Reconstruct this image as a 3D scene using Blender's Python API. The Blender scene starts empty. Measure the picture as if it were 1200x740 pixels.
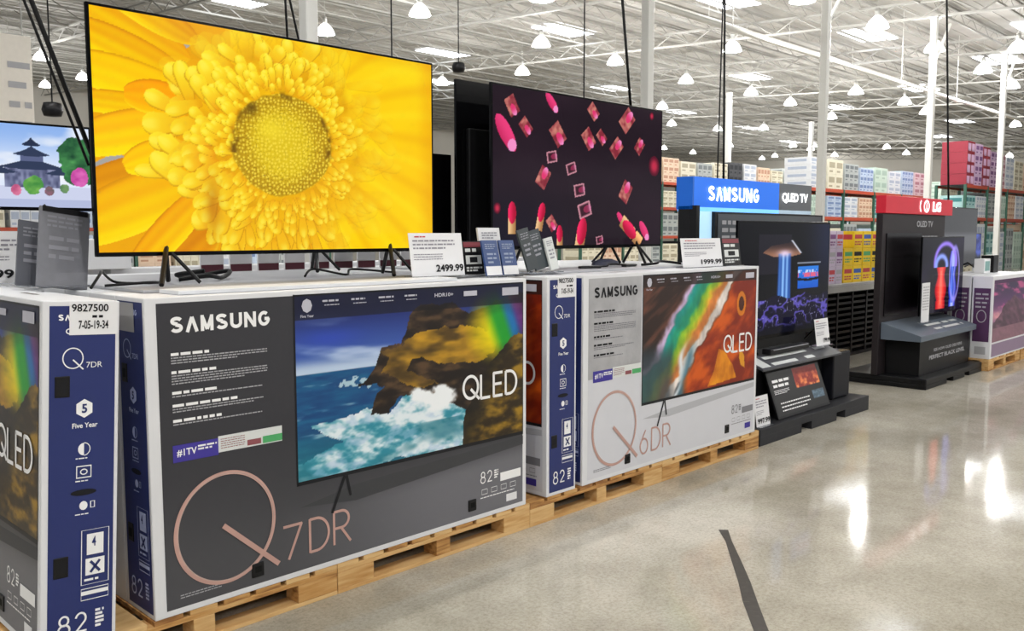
import bpy, bmesh, math, random
import numpy as np
from mathutils import Vector, Matrix

R = math.radians
SC = bpy.context.scene
COL = SC.collection
random.seed(7)
NP = np.random.RandomState(11)

# ------------------------------------------------------------------ camera, world, lights, exposure
CAM_Z, PITCH, YAW = 1.61, 5.3, 44.2
cd = bpy.data.cameras.new('camera'); cam = bpy.data.objects.new('camera', cd); COL.objects.link(cam)
cd.sensor_width = 36.0; cd.lens = 1040 / 1200 * 36
cam.location = (0, 0, CAM_Z); cam.rotation_euler = (R(90 - PITCH), 0, R(YAW - 90))
cd.clip_end = 400
SC.camera = cam
w = bpy.data.worlds.new('hall_ambience'); SC.world = w; w.use_nodes = True
WB = w.node_tree.nodes['Background']; WB.inputs[0].default_value = (0.95, 0.97, 1.0, 1); WB.inputs[1].default_value = 0.62
SC.view_settings.view_transform = 'Standard'; SC.view_settings.look = 'None'
SC.view_settings.gamma = 1.0; SC.view_settings.use_curve_mapping = False
SC.view_settings.exposure = 0.0
LAMP_W = 520.0

# ------------------------------------------------------------------ helpers
def lin(c):
    c = np.asarray(c, float)
    return np.where(c <= 0.04045, c / 12.92, ((c + 0.055) / 1.055) ** 2.4)
def hx(s):
    return tuple(int(s[i:i + 2], 16) / 255 for i in (0, 2, 4))
MATS = {}
def mat(name, col='808080', rough=0.6, metal=0.0, emit=0.0, vary=0.06, scale=8.0, bump=0.0, alpha=None, coat=0.0):
    """procedural surface: base colour with a little noise variation"""
    if name in MATS: return MATS[name]
    c = lin(hx(col)) if isinstance(col, str) else np.array(col)
    m = bpy.data.materials.new(name); m.use_nodes = True; nt = m.node_tree; N = nt.nodes; b = N['Principled BSDF']
    tc = N.new('ShaderNodeTexCoord'); nz = N.new('ShaderNodeTexNoise'); nz.inputs['Scale'].default_value = scale
    nz.inputs['Detail'].default_value = 3
    nt.links.new(tc.outputs['Object'], nz.inputs['Vector'])
    rp = N.new('ShaderNodeMix'); rp.data_type = 'RGBA'
    rp.inputs[6].default_value = (*np.clip(c * (1 - vary), 0, 1), 1); rp.inputs[7].default_value = (*np.clip(c * (1 + vary), 0, 1), 1)
    nt.links.new(nz.outputs[0], rp.inputs[0]); nt.links.new(rp.outputs[2], b.inputs['Base Color'])
    b.inputs['Roughness'].default_value = rough; b.inputs['Metallic'].default_value = metal
    b.inputs['Coat Weight'].default_value = coat
    if c.max() < .03: b.inputs['Specular IOR Level'].default_value = .25
    if emit:
        nt.links.new(rp.outputs[2], b.inputs['Emission Color']); b.inputs['Emission Strength'].default_value = emit
    if bump:
        bp = N.new('ShaderNodeBump'); bp.inputs['Strength'].default_value = bump; bp.inputs['Distance'].default_value = 0.01
        nt.links.new(nz.outputs[0], bp.inputs['Height']); nt.links.new(bp.outputs[0], b.inputs['Normal'])
    if alpha is not None:
        b.inputs['Transmission Weight'].default_value = 1 - alpha; b.inputs['IOR'].default_value = 1.3
    MATS[name] = m; return m
def paint_mat(name, emit=0.0, rough=0.35, coat=0.0, spec=0.5):
    """colours come from the printed/painted attribute of the mesh"""
    if name in MATS: return MATS[name]
    m = bpy.data.materials.new(name); m.use_nodes = True; nt = m.node_tree; b = nt.nodes['Principled BSDF']
    at = nt.nodes.new('ShaderNodeAttribute'); at.attribute_name = 'print'
    b.inputs['Roughness'].default_value = rough; b.inputs['Coat Weight'].default_value = coat
    b.inputs['Specular IOR Level'].default_value = spec
    if emit:
        b.inputs['Base Color'].default_value = (0.004, 0.004, 0.005, 1)
        nt.links.new(at.outputs['Color'], b.inputs['Emission Color']); b.inputs['Emission Strength'].default_value = emit
    else:
        nt.links.new(at.outputs['Color'], b.inputs['Base Color'])
    MATS[name] = m; return m

def tag(o, label=None, cat=None, group=None, kind=None):
    if label: o['label'] = label
    if cat: o['category'] = cat
    if group: o['group'] = group
    if kind: o['kind'] = kind
    return o
def link(o, parent=None):
    COL.objects.link(o)
    if parent is not None: o.parent = parent
    return o
def thing(name, label, cat, loc=(0, 0, 0), rz=0.0, group=None):
    o = bpy.data.objects.new(name, None); o.empty_display_size = 0.1
    COL.objects.link(o); o.location = loc; o.rotation_euler = (0, 0, rz)
    return tag(o, label, cat, group)
def copy_tree(o, parent=None):
    c = o.copy(); COL.objects.link(c); c.parent = parent
    for ch in o.children: copy_tree(ch, c)
    return c

TINY = {'end_lettering', 'small_print', 'heading_print', 'sign_print', 'end_icons', 'sticker_lettering', 'banner_lines', 'banner_print', 'leaflet_print', 'size_print', 'sticker_print', 'strip_print', 'top_print', 'easel_lettering', 'board_print', 'date_lettering', 'top_slot', 'white_print', 'end_print', 'printed_band', 'red_heading', 'small_lettering', 'buttons'}
ORD = ['first', 'second', 'third', 'fourth', 'fifth', 'sixth', 'seventh', 'eighth', 'ninth', 'tenth', 'eleventh', 'twelfth', 'thirteenth', 'fourteenth', 'fifteenth', 'sixteenth', 'seventeenth', 'eighteenth', 'nineteenth', 'twentieth']
class MB:
    """collects shapes into one mesh"""
    def __init__(s): s.v = []; s.f = []
    def add(s, vs, fs):
        n = len(s.v); s.v += [tuple(v) for v in vs]; s.f += [tuple(i + n for i in f) for f in fs]; return s
    def box(s, x0, x1, y0, y1, z0, z1, M=None):
        vs = [(x, y, z) for z in (z0, z1) for y in (y0, y1) for x in (x0, x1)]
        if M is not None: vs = [M @ Vector(v) for v in vs]
        return s.add(vs, [(0, 2, 3, 1), (4, 5, 7, 6), (0, 1, 5, 4), (2, 6, 7, 3), (0, 4, 6, 2), (1, 3, 7, 5)])
    def quad(s, pts): return s.add(pts, [tuple(range(len(pts)))])
    def tube(s, pts, r, n=6, cap=True):
        pts = [Vector(p) for p in pts]; rings = []
        for i, p in enumerate(pts):
            d = (pts[min(i + 1, len(pts) - 1)] - pts[max(i - 1, 0)]).normalized()
            a = d.cross(Vector((0, 0, 1)) if abs(d.z) < 0.9 else Vector((1, 0, 0))).normalized(); b = d.cross(a)
            rr = r[i] if isinstance(r, (list, tuple)) else r
            rings.append([p + (a * math.cos(t) + b * math.sin(t)) * rr for t in [2 * math.pi * k / n for k in range(n)]])
        vs = [v for g in rings for v in g]; fs = []
        for i in range(len(pts) - 1):
            for k in range(n):
                fs.append((i * n + k, i * n + (k + 1) % n, (i + 1) * n + (k + 1) % n, (i + 1) * n + k))
        if cap: fs += [tuple(range(n))[::-1], tuple((len(pts) - 1) * n + k for k in range(n))]
        return s.add(vs, fs)
    def lathe(s, prof, n=20, c=(0, 0, 0)):
        vs = [(c[0] + r * math.cos(2 * math.pi * k / n), c[1] + r * math.sin(2 * math.pi * k / n), c[2] + z) for r, z in prof for k in range(n)]
        fs = [(i * n + k, i * n + (k + 1) % n, (i + 1) * n + (k + 1) % n, (i + 1) * n + k) for i in range(len(prof) - 1) for k in range(n)]
        return s.add(vs, fs)
    def extrude(s, poly, y0, y1):
        """poly of (x, z), extruded along y"""
        n = len(poly)
        vs = [(x, y0, z) for x, z in poly] + [(x, y1, z) for x, z in poly]
        return s.add(vs, [tuple(range(n)), tuple(range(n, 2 * n))[::-1]] + [(i, i + n, (i + 1) % n + n, (i + 1) % n) for i in range(n)])
    def mesh(s, name, m, smooth=False):
        me = bpy.data.meshes.new(name); me.from_pydata(s.v, [], s.f); me.update()
        bm = bmesh.new(); bm.from_mesh(me); bmesh.ops.recalc_face_normals(bm, faces=bm.faces); bm.to_mesh(me); bm.free()
        if smooth:
            me.polygons.foreach_set('use_smooth', [True] * len(me.polygons))
        me.materials.append(m); return me
    def build(s, name, m, parent=None, bevel=0.0, smooth=False, loc=None):
        o = bpy.data.objects.new(name, s.mesh(name, m, smooth)); link(o, parent)
        if loc: o.location = loc
        if name in TINY: o['kind'] = 'stuff'
        if bevel:
            b = o.modifiers.new('bevel', 'BEVEL'); b.width = bevel; b.segments = 2; b.limit_method = 'ANGLE'
        return o
def bx(name, m, dims, parent=None, bevel=0.0, M=None):
    return MB().box(*dims, M=M).build(name, m, parent, bevel)

# --- flat print on a face: F maps (u right, w up, lift) -> local point
def front(y=0.0): return lambda u, w, e: (u, y - e, w)
def left_end(D, x=0.0): return lambda u, w, e: (x - e, D - u, w)
def right_end(W): return lambda u, w, e: (W + e, u, w)
def top_face(H): return lambda u, w, e: (u, w, H + e)

def canvas(name, F, u0, u1, w0, w1, nu, nv, fn, m, parent=None, e=0.001):
    """flat sheet whose vertices carry the printed picture; fn(u, v) -> rgb (sRGB 0..1)"""
    u = np.linspace(0, 1, nu); v = np.linspace(0, 1, nv); U, V = np.meshgrid(u, v)
    rgb = np.clip(fn(U, V), 0, 1)
    o3 = np.array(F(0, 0, e)); du = np.array(F(1, 0, e)) - o3; dw = np.array(F(0, 1, e)) - o3
    P = o3 + (u0 + U * (u1 - u0))[..., None] * du + (w0 + V * (w1 - w0))[..., None] * dw
    idx = np.arange(nu * nv).reshape(nv, nu)
    q = np.stack([idx[:-1, :-1], idx[:-1, 1:], idx[1:, 1:], idx[1:, :-1]], -1).reshape(-1, 4).astype(np.int32)
    me = bpy.data.meshes.new(name)
    me.vertices.add(nu * nv); me.vertices.foreach_set('co', P.astype(np.float32).ravel())
    me.loops.add(q.size); me.loops.foreach_set('vertex_index', q.ravel())
    me.polygons.add(len(q)); me.polygons.foreach_set('loop_start', np.arange(0, q.size, 4, dtype=np.int32))
    me.update(calc_edges=True)
    a = me.attributes.new('print', 'FLOAT_COLOR', 'POINT')
    c4 = np.ones((nu * nv, 4), np.float32); c4[:, :3] = lin(rgb).reshape(-1, 3); a.data.foreach_set('color', c4.ravel())
    me.materials.append(m)
    return link(bpy.data.objects.new(name, me), parent)

def patch(mb, F, u0, u1, w0, w1, e=0.0015): mb.quad([F(u0, w0, e), F(u1, w0, e), F(u1, w1, e), F(u0, w1, e)])
def stroke(mb, F, pts, wd, e=0.0025, closed=False):
    """a flat pen line of width wd through pts"""
    n = len(pts); P = [Vector(p) for p in pts]
    A, B = [], []
    for i in range(n):
        if closed: d = P[(i + 1) % n] - P[i - 1]
        else: d = P[min(i + 1, n - 1)] - P[max(i - 1, 0)]
        if d.length < 1e-9: d = Vector((1, 0))
        d.normalize(); nn = Vector((-d.y, d.x)) * wd / 2
        A.append(P[i] + nn); B.append(P[i] - nn)
    rng = range(n if closed else n - 1)
    for i in rng:
        j = (i + 1) % n
        mb.quad([F(*A[i], e), F(*A[j], e), F(*B[j], e), F(*B[i], e)])
def arc(cx, cy, rx, ry, a0, a1, n=24):
    return [(cx + rx * math.cos(R(a0 + (a1 - a0) * k / n)), cy + ry * math.sin(R(a0 + (a1 - a0) * k / n))) for k in range(n + 1)]
def glyph(ch):
    """thin letters in a unit box: list of strokes"""
    if ch == 'Q': return [arc(.42, .55, .42, .45, 0, 360, 40), [(.42, .48), (.92, .02)]]
    if ch == 'L': return [[(.08, 1), (.08, .01)], [(.04, .03), (.8, .03)]]
    if ch == 'E': return [[(.1, 1), (.1, 0)], [(.06, .98), (.82, .98)], [(.1, .52), (.74, .52)], [(.06, .02), (.82, .02)]]
    if ch == 'D': return [[(.08, 1), (.08, 0)], [(.08, .98), (.35, .98)] + arc(.35, .5, .53, .48, 88, -88, 20) + [(.35, .02), (.08, .02)]]
    if ch == 'R': return [[(.08, 1), (.08, 0)], [(.08, .98), (.45, .98)] + arc(.45, .73, .35, .25, 88, -88, 14) + [(.45, .48), (.08, .48)], [(.42, .48), (.88, 0)]]
    if ch == '7': return [[(.0, .98), (.86, .98)], [(.84, 1.0), (.22, 0)]]
    if ch == '6': return [arc(.45, .32, .37, .32, 0, 360, 26), [(.6, 1), (.3, .68), (.12, .44)]]
    if ch == '8': return [arc(.45, .75, .3, .24, 0, 360, 22), arc(.45, .27, .38, .27, 0, 360, 24)]
    if ch == '2': return [arc(.43, .7, .34, .29, 170, -35, 16) + [(.1, .03)], [(.06, .03), (.84, .03)]]
    if ch == 'X': return [[(.05, .95), (.95, .05)], [(.05, .05), (.95, .95)]]
    return []
def thin_text(mb, F, s, x, z, h, wd, adv=1.0, e=0.0025):
    for ch in s:
        k = h * (0.95 if ch == 'Q' else .80 if ch == 'D' else 0.72)
        for st in glyph(ch): stroke(mb, F, [(x + p[0] * k, z + p[1] * h) for p in st], wd, e)
        x += (k + h * .12) * adv
    return x
TXT = {}
def text_pts(s, bold):
    key = (s, bold)
    if key in TXT: return TXT[key]
    cu = bpy.data.curves.new('lettering', 'FONT'); cu.body = s; cu.size = 1; cu.resolution_u = 3; cu.offset = bold
    o = bpy.data.objects.new('lettering', cu); COL.objects.link(o)
    dg = bpy.context.evaluated_depsgraph_get(); me = bpy.data.meshes.new_from_object(o.evaluated_get(dg))
    vs = [(v.co.x, v.co.y) for v in me.vertices]; fs = [tuple(p.vertices) for p in me.polygons]
    bpy.data.objects.remove(o); bpy.data.meshes.remove(me); bpy.data.curves.remove(cu)
    TXT[key] = (vs, fs); return TXT[key]
def word(mb, F, s, u0, u1, w0, w1, bold=0.0, e=0.0025):
    vs, fs = text_pts(s, bold); xs = [v[0] for v in vs]; ys = [v[1] for v in vs]
    ax, bxx, ay, by = min(xs), max(xs), min(ys), max(ys)
    mb.add([F(u0 + (x - ax) / (bxx - ax) * (u1 - u0), w0 + (y - ay) / (by - ay) * (w1 - w0), e) for x, y in vs], fs)
BLOCK = {'S': [arc(.5, .73, .33, .16, 20, 270, 14) + arc(.5, .30, .34, .18, 90, -160, 14)], 'A': [[(.13, 0), (.5, .93)], [(.5, .93), (.87, 0)]],
    'M': [[(.13, 0), (.13, 1)], [(.13, .92), (.5, .1)], [(.5, .1), (.87, .92)], [(.87, 0), (.87, 1)]], 'U': [[(.14, 1), (.14, .35)] + arc(.5, .36, .36, .24, 180, 360, 12) + [(.86, 1)]],
    'N': [[(.13, 0), (.13, 1)], [(.16, .92), (.84, .08)], [(.87, 0), (.87, 1)]], 'G': [arc(.52, .5, .38, .38, 50, 345, 20) + [(.88, .50)], [(.56, .48), (.95, .48)]]}
def block_word(mb, F, s, u0, u1, w0, w1, wd=.26, e=.0025):
    n = len(s); adv = (u1 - u0) / (n - .14); k = adv * .86; h = w1 - w0
    for i, ch in enumerate(s):
        for st_ in BLOCK[ch]: stroke(mb, F, [(u0 + i * adv + a * k, w0 + b * h) for a, b in st_], wd * min(k, h), e)
def microprint(mb, F, u0, u1, wtop, rows, h, gap, e=0.0022, rnd=random):
    """rows of print too small to read: word-sized dashes"""
    z = wtop
    for r_ in range(rows):
        x = u0; end = u1 - (rnd.random() * .35 * (u1 - u0) if r_ == rows - 1 else 0)
        while x < end:
            l = h * rnd.uniform(1.5, 5); patch(mb, F, x, min(x + l, end), z - h, z, e); x += l + h * .7
        z -= h + gap
    return z

# ------------------------------------------------------------------ picture painters (flat print and screen content)
def vnoise(x, y, seed=0):
    xi = np.floor(x).astype(int); yi = np.floor(y).astype(int); fx = x - xi; fy = y - yi
    fx = fx * fx * (3 - 2 * fx); fy = fy * fy * (3 - 2 * fy)
    def h(a, b):
        n = (a * 374761393 + b * 668265263 + seed * 144665) & 0x7fffffff
        n = ((n ^ (n >> 13)) * 1274126177) & 0x7fffffff
        return ((n ^ (n >> 16)) & 0xffff) / 65535.0
    return (h(xi, yi) * (1 - fx) + h(xi + 1, yi) * fx) * (1 - fy) + (h(xi, yi + 1) * (1 - fx) + h(xi + 1, yi + 1) * fx) * fy
def fbm(x, y, o=4, seed=0):
    s = 0; a = .5
    for i in range(o): s = s + a * vnoise(x * 2 ** i, y * 2 ** i, seed + i); a *= .5
    return s / (1 - .5 ** o)
def worley(x, y, seed=0):
    xi = np.floor(x).astype(int); yi = np.floor(y).astype(int); f1 = np.full(x.shape, 9.); f2 = np.full(x.shape, 9.); idv = np.zeros(x.shape)
    dx1 = np.zeros(x.shape); dy1 = np.zeros(x.shape)
    for i in (-1, 0, 1):
        for j in (-1, 0, 1):
            a, b = xi + i, yi + j
            n = (a * 374761393 + b * 668265263 + seed * 97) & 0x7fffffff; n = ((n ^ (n >> 13)) * 1274126177) & 0x7fffffff
            r1 = (n & 0xfff) / 4095.; r2 = ((n >> 12) & 0xfff) / 4095.
            dx = x - (a + .15 + .7 * r1); dy = y - (b + .15 + .7 * r2); d = np.hypot(dx, dy)
            nw = d < f1; f2 = np.where(nw, f1, np.minimum(f2, d)); idv = np.where(nw, r1, idv)
            dx1 = np.where(nw, dx, dx1); dy1 = np.where(nw, dy, dy1); f1 = np.where(nw, d, f1)
    return f1, f2, idv, dx1, dy1
def mixc(a, b, t): t = np.clip(t, 0, 1)[..., None]; return a * (1 - t) + b * t
def C(s): return np.array(hx(s))
def full(U, s): return np.broadcast_to(C(s), U.shape + (3,)).copy()
def inpoly(U, V, poly):
    r = np.zeros(U.shape, bool); n = len(poly)
    for i in range(n):
        x0, y0 = poly[i]; x1, y1 = poly[(i + 1) % n]
        if y0 == y1: continue
        c = ((y0 > V) != (y1 > V)) & (U < (x1 - x0) * (V - y0) / (y1 - y0) + x0); r ^= c
    return r
def ss(a, b, x): t = np.clip((x - a) / (b - a), 0, 1); return t * t * (3 - 2 * t)

def paint_flower(U, V):
    A = 1.78; x = U * A; y = V; cx, cy = .485 * A, .50
    img = mixc(full(U, 'ffc400'), full(U, 'ffe312'), fbm(x * 2.2, y * 3, 3, 5))
    # right hand soft petals
    th = np.arctan2(y - cy, x - cx); rr = np.hypot(x - cx, y - cy)
    soft = np.abs(((th * 3.2 + rr * .8) % 1) - .5) * 2
    img = mixc(img, full(U, 'f5b400'), .55 * ss(.6, 1, soft) * (x > cx))
    img = mixc(img, full(U, 'ffe21c'), .5 * ss(.35, .0, soft) * (x > cx))
    img = mixc(img, full(U, 'eda000'), .45 * ss(.93, 1.0, U) + .35 * ss(.93, 1, V) * (U > .6))
    # left grey-white backdrop and long petals
    left = U < .34
    img = np.where(left[..., None], mixc(full(U, 'e79a00'), full(U, 'f3ad00'), fbm(x * 6, y * 6, 2, 9)), img)
    for p in ([(.05, .84), (.14, .80), (.155, .775), (.12, .785)], [(0, .37), (.05, .42), (.072, .39), (.04, .36), (0, .33)], [(.06, .612), (.12, .618), (.12, .60), (.06, .60)], [(.17, .93), (.235, .90), (.22, .88)]):
        img[inpoly(U, V, p)] = C('a9a59e')
    def petal(x0, y0, x1, y1, wd, hi, lo, mid=None):
        dx, dy = x1 - x0, y1 - y0; L = math.hypot(dx, dy)
        t = ((x - x0) * dx + (y - y0) * dy) / L ** 2; s = ((x - x0) * -dy + (y - y0) * dx) / L
        wv = wd * np.sqrt(np.clip(1 - (2 * t - 1.06) ** 2 * .92, 0, 1)); k = s / np.maximum(wv, 1e-4)
        m = (np.abs(k) < 1) & (t > 0) & (t < 1.02)
        c = mixc(full(U, lo), full(U, hi), .5 + .5 * k + .18 * np.sin(k * 9 + t * 2))
        c = mixc(c, full(U, 'ffe71f'), .6 * ss(.75, .95, np.abs(k)) * (k > 0))
        c = mixc(c, full(U, 'c97a00'), .55 * ss(.82, 1, -k))
        c = mixc(c, full(U, mid or lo), .4 * ss(.6, 0, t))
        img[m] = c[m]
    for a in ((.42, .84, -.12, 1.04, .085, 'ffd500', 'f2a100'), (.46, .92, .04, 1.10, .07, 'ffcf05', 'e89600'), (.40, .76, -.1, .92, .075, 'ffd800', 'f3a500'),
              (.42, .68, -.12, .77, .085, 'ffdc00', 'ffc400'), (.30, .62, -.1, .62, .05, 'ffd700', 'f7ae00'), (.40, .58, -.1, .44, .09, 'ffe000', 'ffb60a'),
              (.52, .12, .28, -.12, .09, 'f2a900', 'd87f00'), (.44, .42, -.14, .22, .085, 'f2a800', 'dc8a00'), (.50, .36, -.14, .07, .12, 'ffd900', 'f7ad00'),
              (.50, .30, .12, -.10, .075, 'ffd400', 'f5a000'), (.40, .66, .13, .66, .075, 'ffc000', 'ffa000'), (.36, .46, .12, .36, .07, 'ffe100', 'ffbe00')):
        petal(*a)
    # curly inner florets, painted from the rim inwards as small tongues
    rw = rr * (1 + .14 * (fbm(x * 6, y * 6, 3, 2) - .5))
    bed = ss(.50, .40, rw) * ss(.82, .66, U); img = mixc(img, mixc(full(U, 'd99400'), full(U, 'ffc808'), fbm(x * 14, y * 14, 3, 4)), bed * .9)
    q = random.Random(8); nv, nu = U.shape
    def tongue(bx_, by_, a, L, wd, alpha, warm):
        nonlocal img
        cx_, cy_ = bx_ + math.cos(a) * L / 2, by_ + math.sin(a) * L / 2; hw = L * .62 + wd
        i0, i1 = int(max(0, (cx_ - hw) / A * (nu - 1))), int(min(nu, (cx_ + hw) / A * (nu - 1) + 2)); j0, j1 = int(max(0, (cy_ - hw) * (nv - 1))), int(min(nv, (cy_ + hw) * (nv - 1) + 2))
        if i1 <= i0 or j1 <= j0: return
        X_, Y_ = x[j0:j1, i0:i1], y[j0:j1, i0:i1]; dx = X_ - bx_; dy = Y_ - by_
        tt = (dx * math.cos(a) + dy * math.sin(a)) / L; kk = (-dx * math.sin(a) + dy * math.cos(a)) / (wd * np.clip(.35 + 1.1 * tt - .55 * tt * tt, .1, 1)); end = np.clip(1 - np.clip((tt - .72) / .3, 0, 1) ** 2, 0, 1) ** .5
        kk = kk / np.maximum(end, .02); m = (tt > 0) & (tt < 1.02) & (np.abs(kk) < 1)
        if not m.any(): return
        up = -math.sin(a) * kk * .0 + (dy - dx * .5) / (wd * 1.3 + L * .6)
        c = mixc(full(tt, 'f0a205' if not warm else 'ef8f05'), full(tt, 'ffe42a'), .25 + .6 * tt + .25 * up)
        c = mixc(c, full(tt, 'fff25a'), .55 * ss(.55, .85, tt) * ss(.7, .2, np.abs(kk))); c = mixc(c, full(tt, 'b87300'), .6 * ss(.74, 1, np.abs(kk)) * (kk * math.cos(a) < .3)); c = mixc(c, full(tt, 'e59a00'), .5 * ss(.25, 0, tt))
        img[j0:j1, i0:i1] = mixc(img[j0:j1, i0:i1], c, m * alpha)
    r0 = .50
    while r0 > .235:
        big = (r0 - .235) / .25; n = int(2 * math.pi * r0 / (.030 + .050 * big))
        for k in range(n):
            a = 2 * math.pi * (k + q.random() * .7) / n; rj = r0 + q.uniform(-.02, .02); px_, py_ = cx + rj * math.cos(a), cy + rj * math.sin(a)
            if px_ < .30 or py_ < -.08 or py_ > 1.0 - .0: continue
            if r0 > .36 and (math.cos(a) > .45 or (math.sin(a) > .55 and r0 > .42)): al = .28
            else: al = 1.0
            tongue(px_, py_, a + q.uniform(-.75, .75) * (.6 + big), (.048 + .105 * big) * q.uniform(.7, 1.4), (.0165 + .034 * big) * q.uniform(.7, 1.3), al, px_ < .55 and q.random() < .5)
        r0 -= .016 + .022 * big
    # dark notch lower left
    nt = np.exp(-(((x - .50) / .035) ** 2 + ((y - .2) / .12) ** 2)); img = mixc(img, full(U, 'b3600a'), .55 * nt)
    # centre disc of tiny florets
    n = 420; img_d = mixc(full(U, 'e3c41e'), full(U, 'c29a14'), ss(.12, .22, rr))
    f1, f2, idv, dx, dy = worley(x * 54, y * 54, 21)
    img_d = mixc(img_d, full(U, 'f7dc46'), ss(.42, .1, f1)); img_d = mixc(img_d, full(U, '8a6508'), .55 * ss(.12, .0, f2 - f1) * (.3 + ss(.05, .2, rr)))
    hl = np.exp(-(((x - .80) / .07) ** 2 + ((y - .57) / .05) ** 2)); img_d = mixc(img_d, full(U, 'f6dc30'), .7 * hl)
    dk = np.exp(-(((x - .70) / .03) ** 2 + ((y - .66) / .03) ** 2)); img_d = mixc(img_d, full(U, '5c4208'), .8 * dk)
    rd = np.hypot((x - cx) / 1.08, (y - cy) / 1.0) + .03 * (fbm(th * 3 + 9, rr * 3, 2, 6) - .5)
    img = mixc(img, img_d, ss(.25, .238, rd))
    ring = np.exp(-((rd - .235) / .018) ** 2) * (V > cy - .05) ; img = mixc(img, full(U, '6f4c05'), .9 * ring * ss(.45, .7, fbm(x * 22, y * 22, 2, 31)))
    return img

def paint_coast(U, V):
    n = fbm(U * 9, V * 7, 4, 1); n2 = fbm(U * 40, V * 30, 3, 2)
    Uw = U + .03 * (n - .5); Vw = V + .05 * (fbm(U * 14, V * 12, 3, 8) - .5) + .03 * (n2 - .5)
    sky = mixc(full(U, '3c5aa8'), full(U, '16205e'), ss(.65, .98, V)); sky = mixc(sky, full(U, 'c4d6ee'), ss(.45, .75, fbm(U * 3 + V * 2, V * 9, 4, 3)) * ss(.93, .68, V) * .9)
    sky = mixc(sky, full(U, '2f49c0'), .6 * np.exp(-(((U - .12) / .12) ** 2 + ((V - .76) / .05) ** 2)))
    sky = mixc(sky, full(U, 'cfe0ef'), .85 * ss(.68, .59, V))
    img = sky
    sea = mixc(full(U, '10336e'), full(U, '1c6a92'), fbm(U * 12, V * 40, 3, 4)); sea = mixc(sea, full(U, '1e7f86'), ss(.35, .1, V) * .6)
    wv = ss(.62, .8, fbm(U * 10, V * 34, 3, 5)) * .7; sea = mixc(sea, full(U, '9fc4d2'), wv)
    img = np.where((V < .578)[..., None], sea, img)
    foam = inpoly(Uw, Vw, [(.05, .276), (.16, .33), (.264, .345), (.35, .29), (.41, .372), (.502, .413), (.631, .35), (.72, .237), (.69, .0), (.547, -.02), (.348, .02), (.206, -.03), (-.02, -.05), (-.02, .105), (.167, .171)])
    fm = ss(.34, .64, .6 * fbm(U * 11, V * 13, 4, 6) + .4 * fbm(U * 34 + V * 10, V * 40, 3, 17)); fc = mixc(full(U, '2f8ba0'), full(U, 'edf3f8'), fm * .95); fc = mixc(fc, full(U, 'a9c4e0'), .5 * ss(.5, .7, fbm(U * 26, V * 30, 3, 18))); fc = mixc(fc, full(U, '1d6f80'), .7 * ss(.5, .3, fbm(U * 6, V * 8, 3, 16)) * (V < .2))
    img = np.where(foam[..., None], fc, img)
    for p in ([(.12, .52), (.3, .55), (.3, .43), (.18, .47)],):
        m = inpoly(Uw, Vw, p) & (n2 > .5); img[m] = C('a8c6d4')
    cl = inpoly(Uw, Vw, [(.217, .467), (.273, .505), (.302, .58), (.324, .674), (.405, .696), (.45, .823), (.49, .92), (.634, .90), (.727, .835), (.843, .885), (1.03, .96), (1.03, .55), (.842, .3), (.699, .237), (.631, .287), (.534, .365), (.395, .375), (.35, .293), (.278, .291), (.3, .397), (.337, .461)])
    cc = mixc(full(U, '1c1512'), full(U, '57412c'), ss(.35, .8, fbm(U * 14, V * 22, 4, 7)))
    img = np.where(cl[..., None], cc, img)
    tp = inpoly(Uw, Vw, [(.317, .649), (.38, .66), (.428, .70), (.633, .76), (.77, .73), (.87, .66), (.842, .55), (.77, .53), (.616, .53), (.457, .60), (.43, .53), (.503, .457), (.566, .422), (.502, .404), (.42, .45), (.37, .51), (.323, .535), (.36, .6)])
    tc = mixc(full(U, '6f5418'), full(U, 'd6a12a'), fbm(U * 16, V * 24, 3, 9)); img = mixc(img, tc, tp * (.35 + .65 * ss(.25, .6, fbm(U * 8, V * 16, 3, 10))))
    spray = np.exp(-(((U - .57) / .10) ** 2 + ((V - .33) / .09) ** 2)) + .6 * np.exp(-(((U - .47) / .04) ** 2 + ((V - .37) / .05) ** 2)); img = mixc(img, full(U, 'f0f4f7'), ss(.45, .8, spray * 1.2 * (.5 + n2 * .9)))
    # rainbow glow
    d = np.hypot((U - .885) / .17, (V - .72) / .24); hue = ss(.74, 1.02, U + .25 * (V - .7))
    gl = mixc(full(U, 'f1e000'), full(U, '1f9a2e'), ss(.1, .5, hue)); gl = mixc(gl, full(U, '1c6fb0'), ss(.62, .85, hue)); gl = mixc(gl, full(U, '7a2f9c'), ss(.88, 1, hue))
    img = mixc(img, gl, np.clip(1.5 - 1.3 * d, 0, 1) * ss(.42, .58, V))
    fg = inpoly(Uw, Vw, [(1.05, .72), (.93, .64), (.87, .55), (.77, .40), (.70, .237), (.675, -.1), (1.05, -.1)])
    fc = mixc(full(U, '2c2110'), full(U, 'a07c22'), ss(.3, .75, fbm(U * 15 + V * 8, V * 18 - U * 6, 4, 12)) * ss(.4, .9, U - (V - .2) * .35)); fc = mixc(fc, full(U, '15120d'), .8 * ss(.12, .0, U - (.69 + .35 * (V - .1))))
    img = np.where(fg[..., None], fc, img)
    img = mixc(img, img * .42 + .06 * np.array([.5, .45, .7]), (V > .865) * 1.0)
    return img
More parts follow.
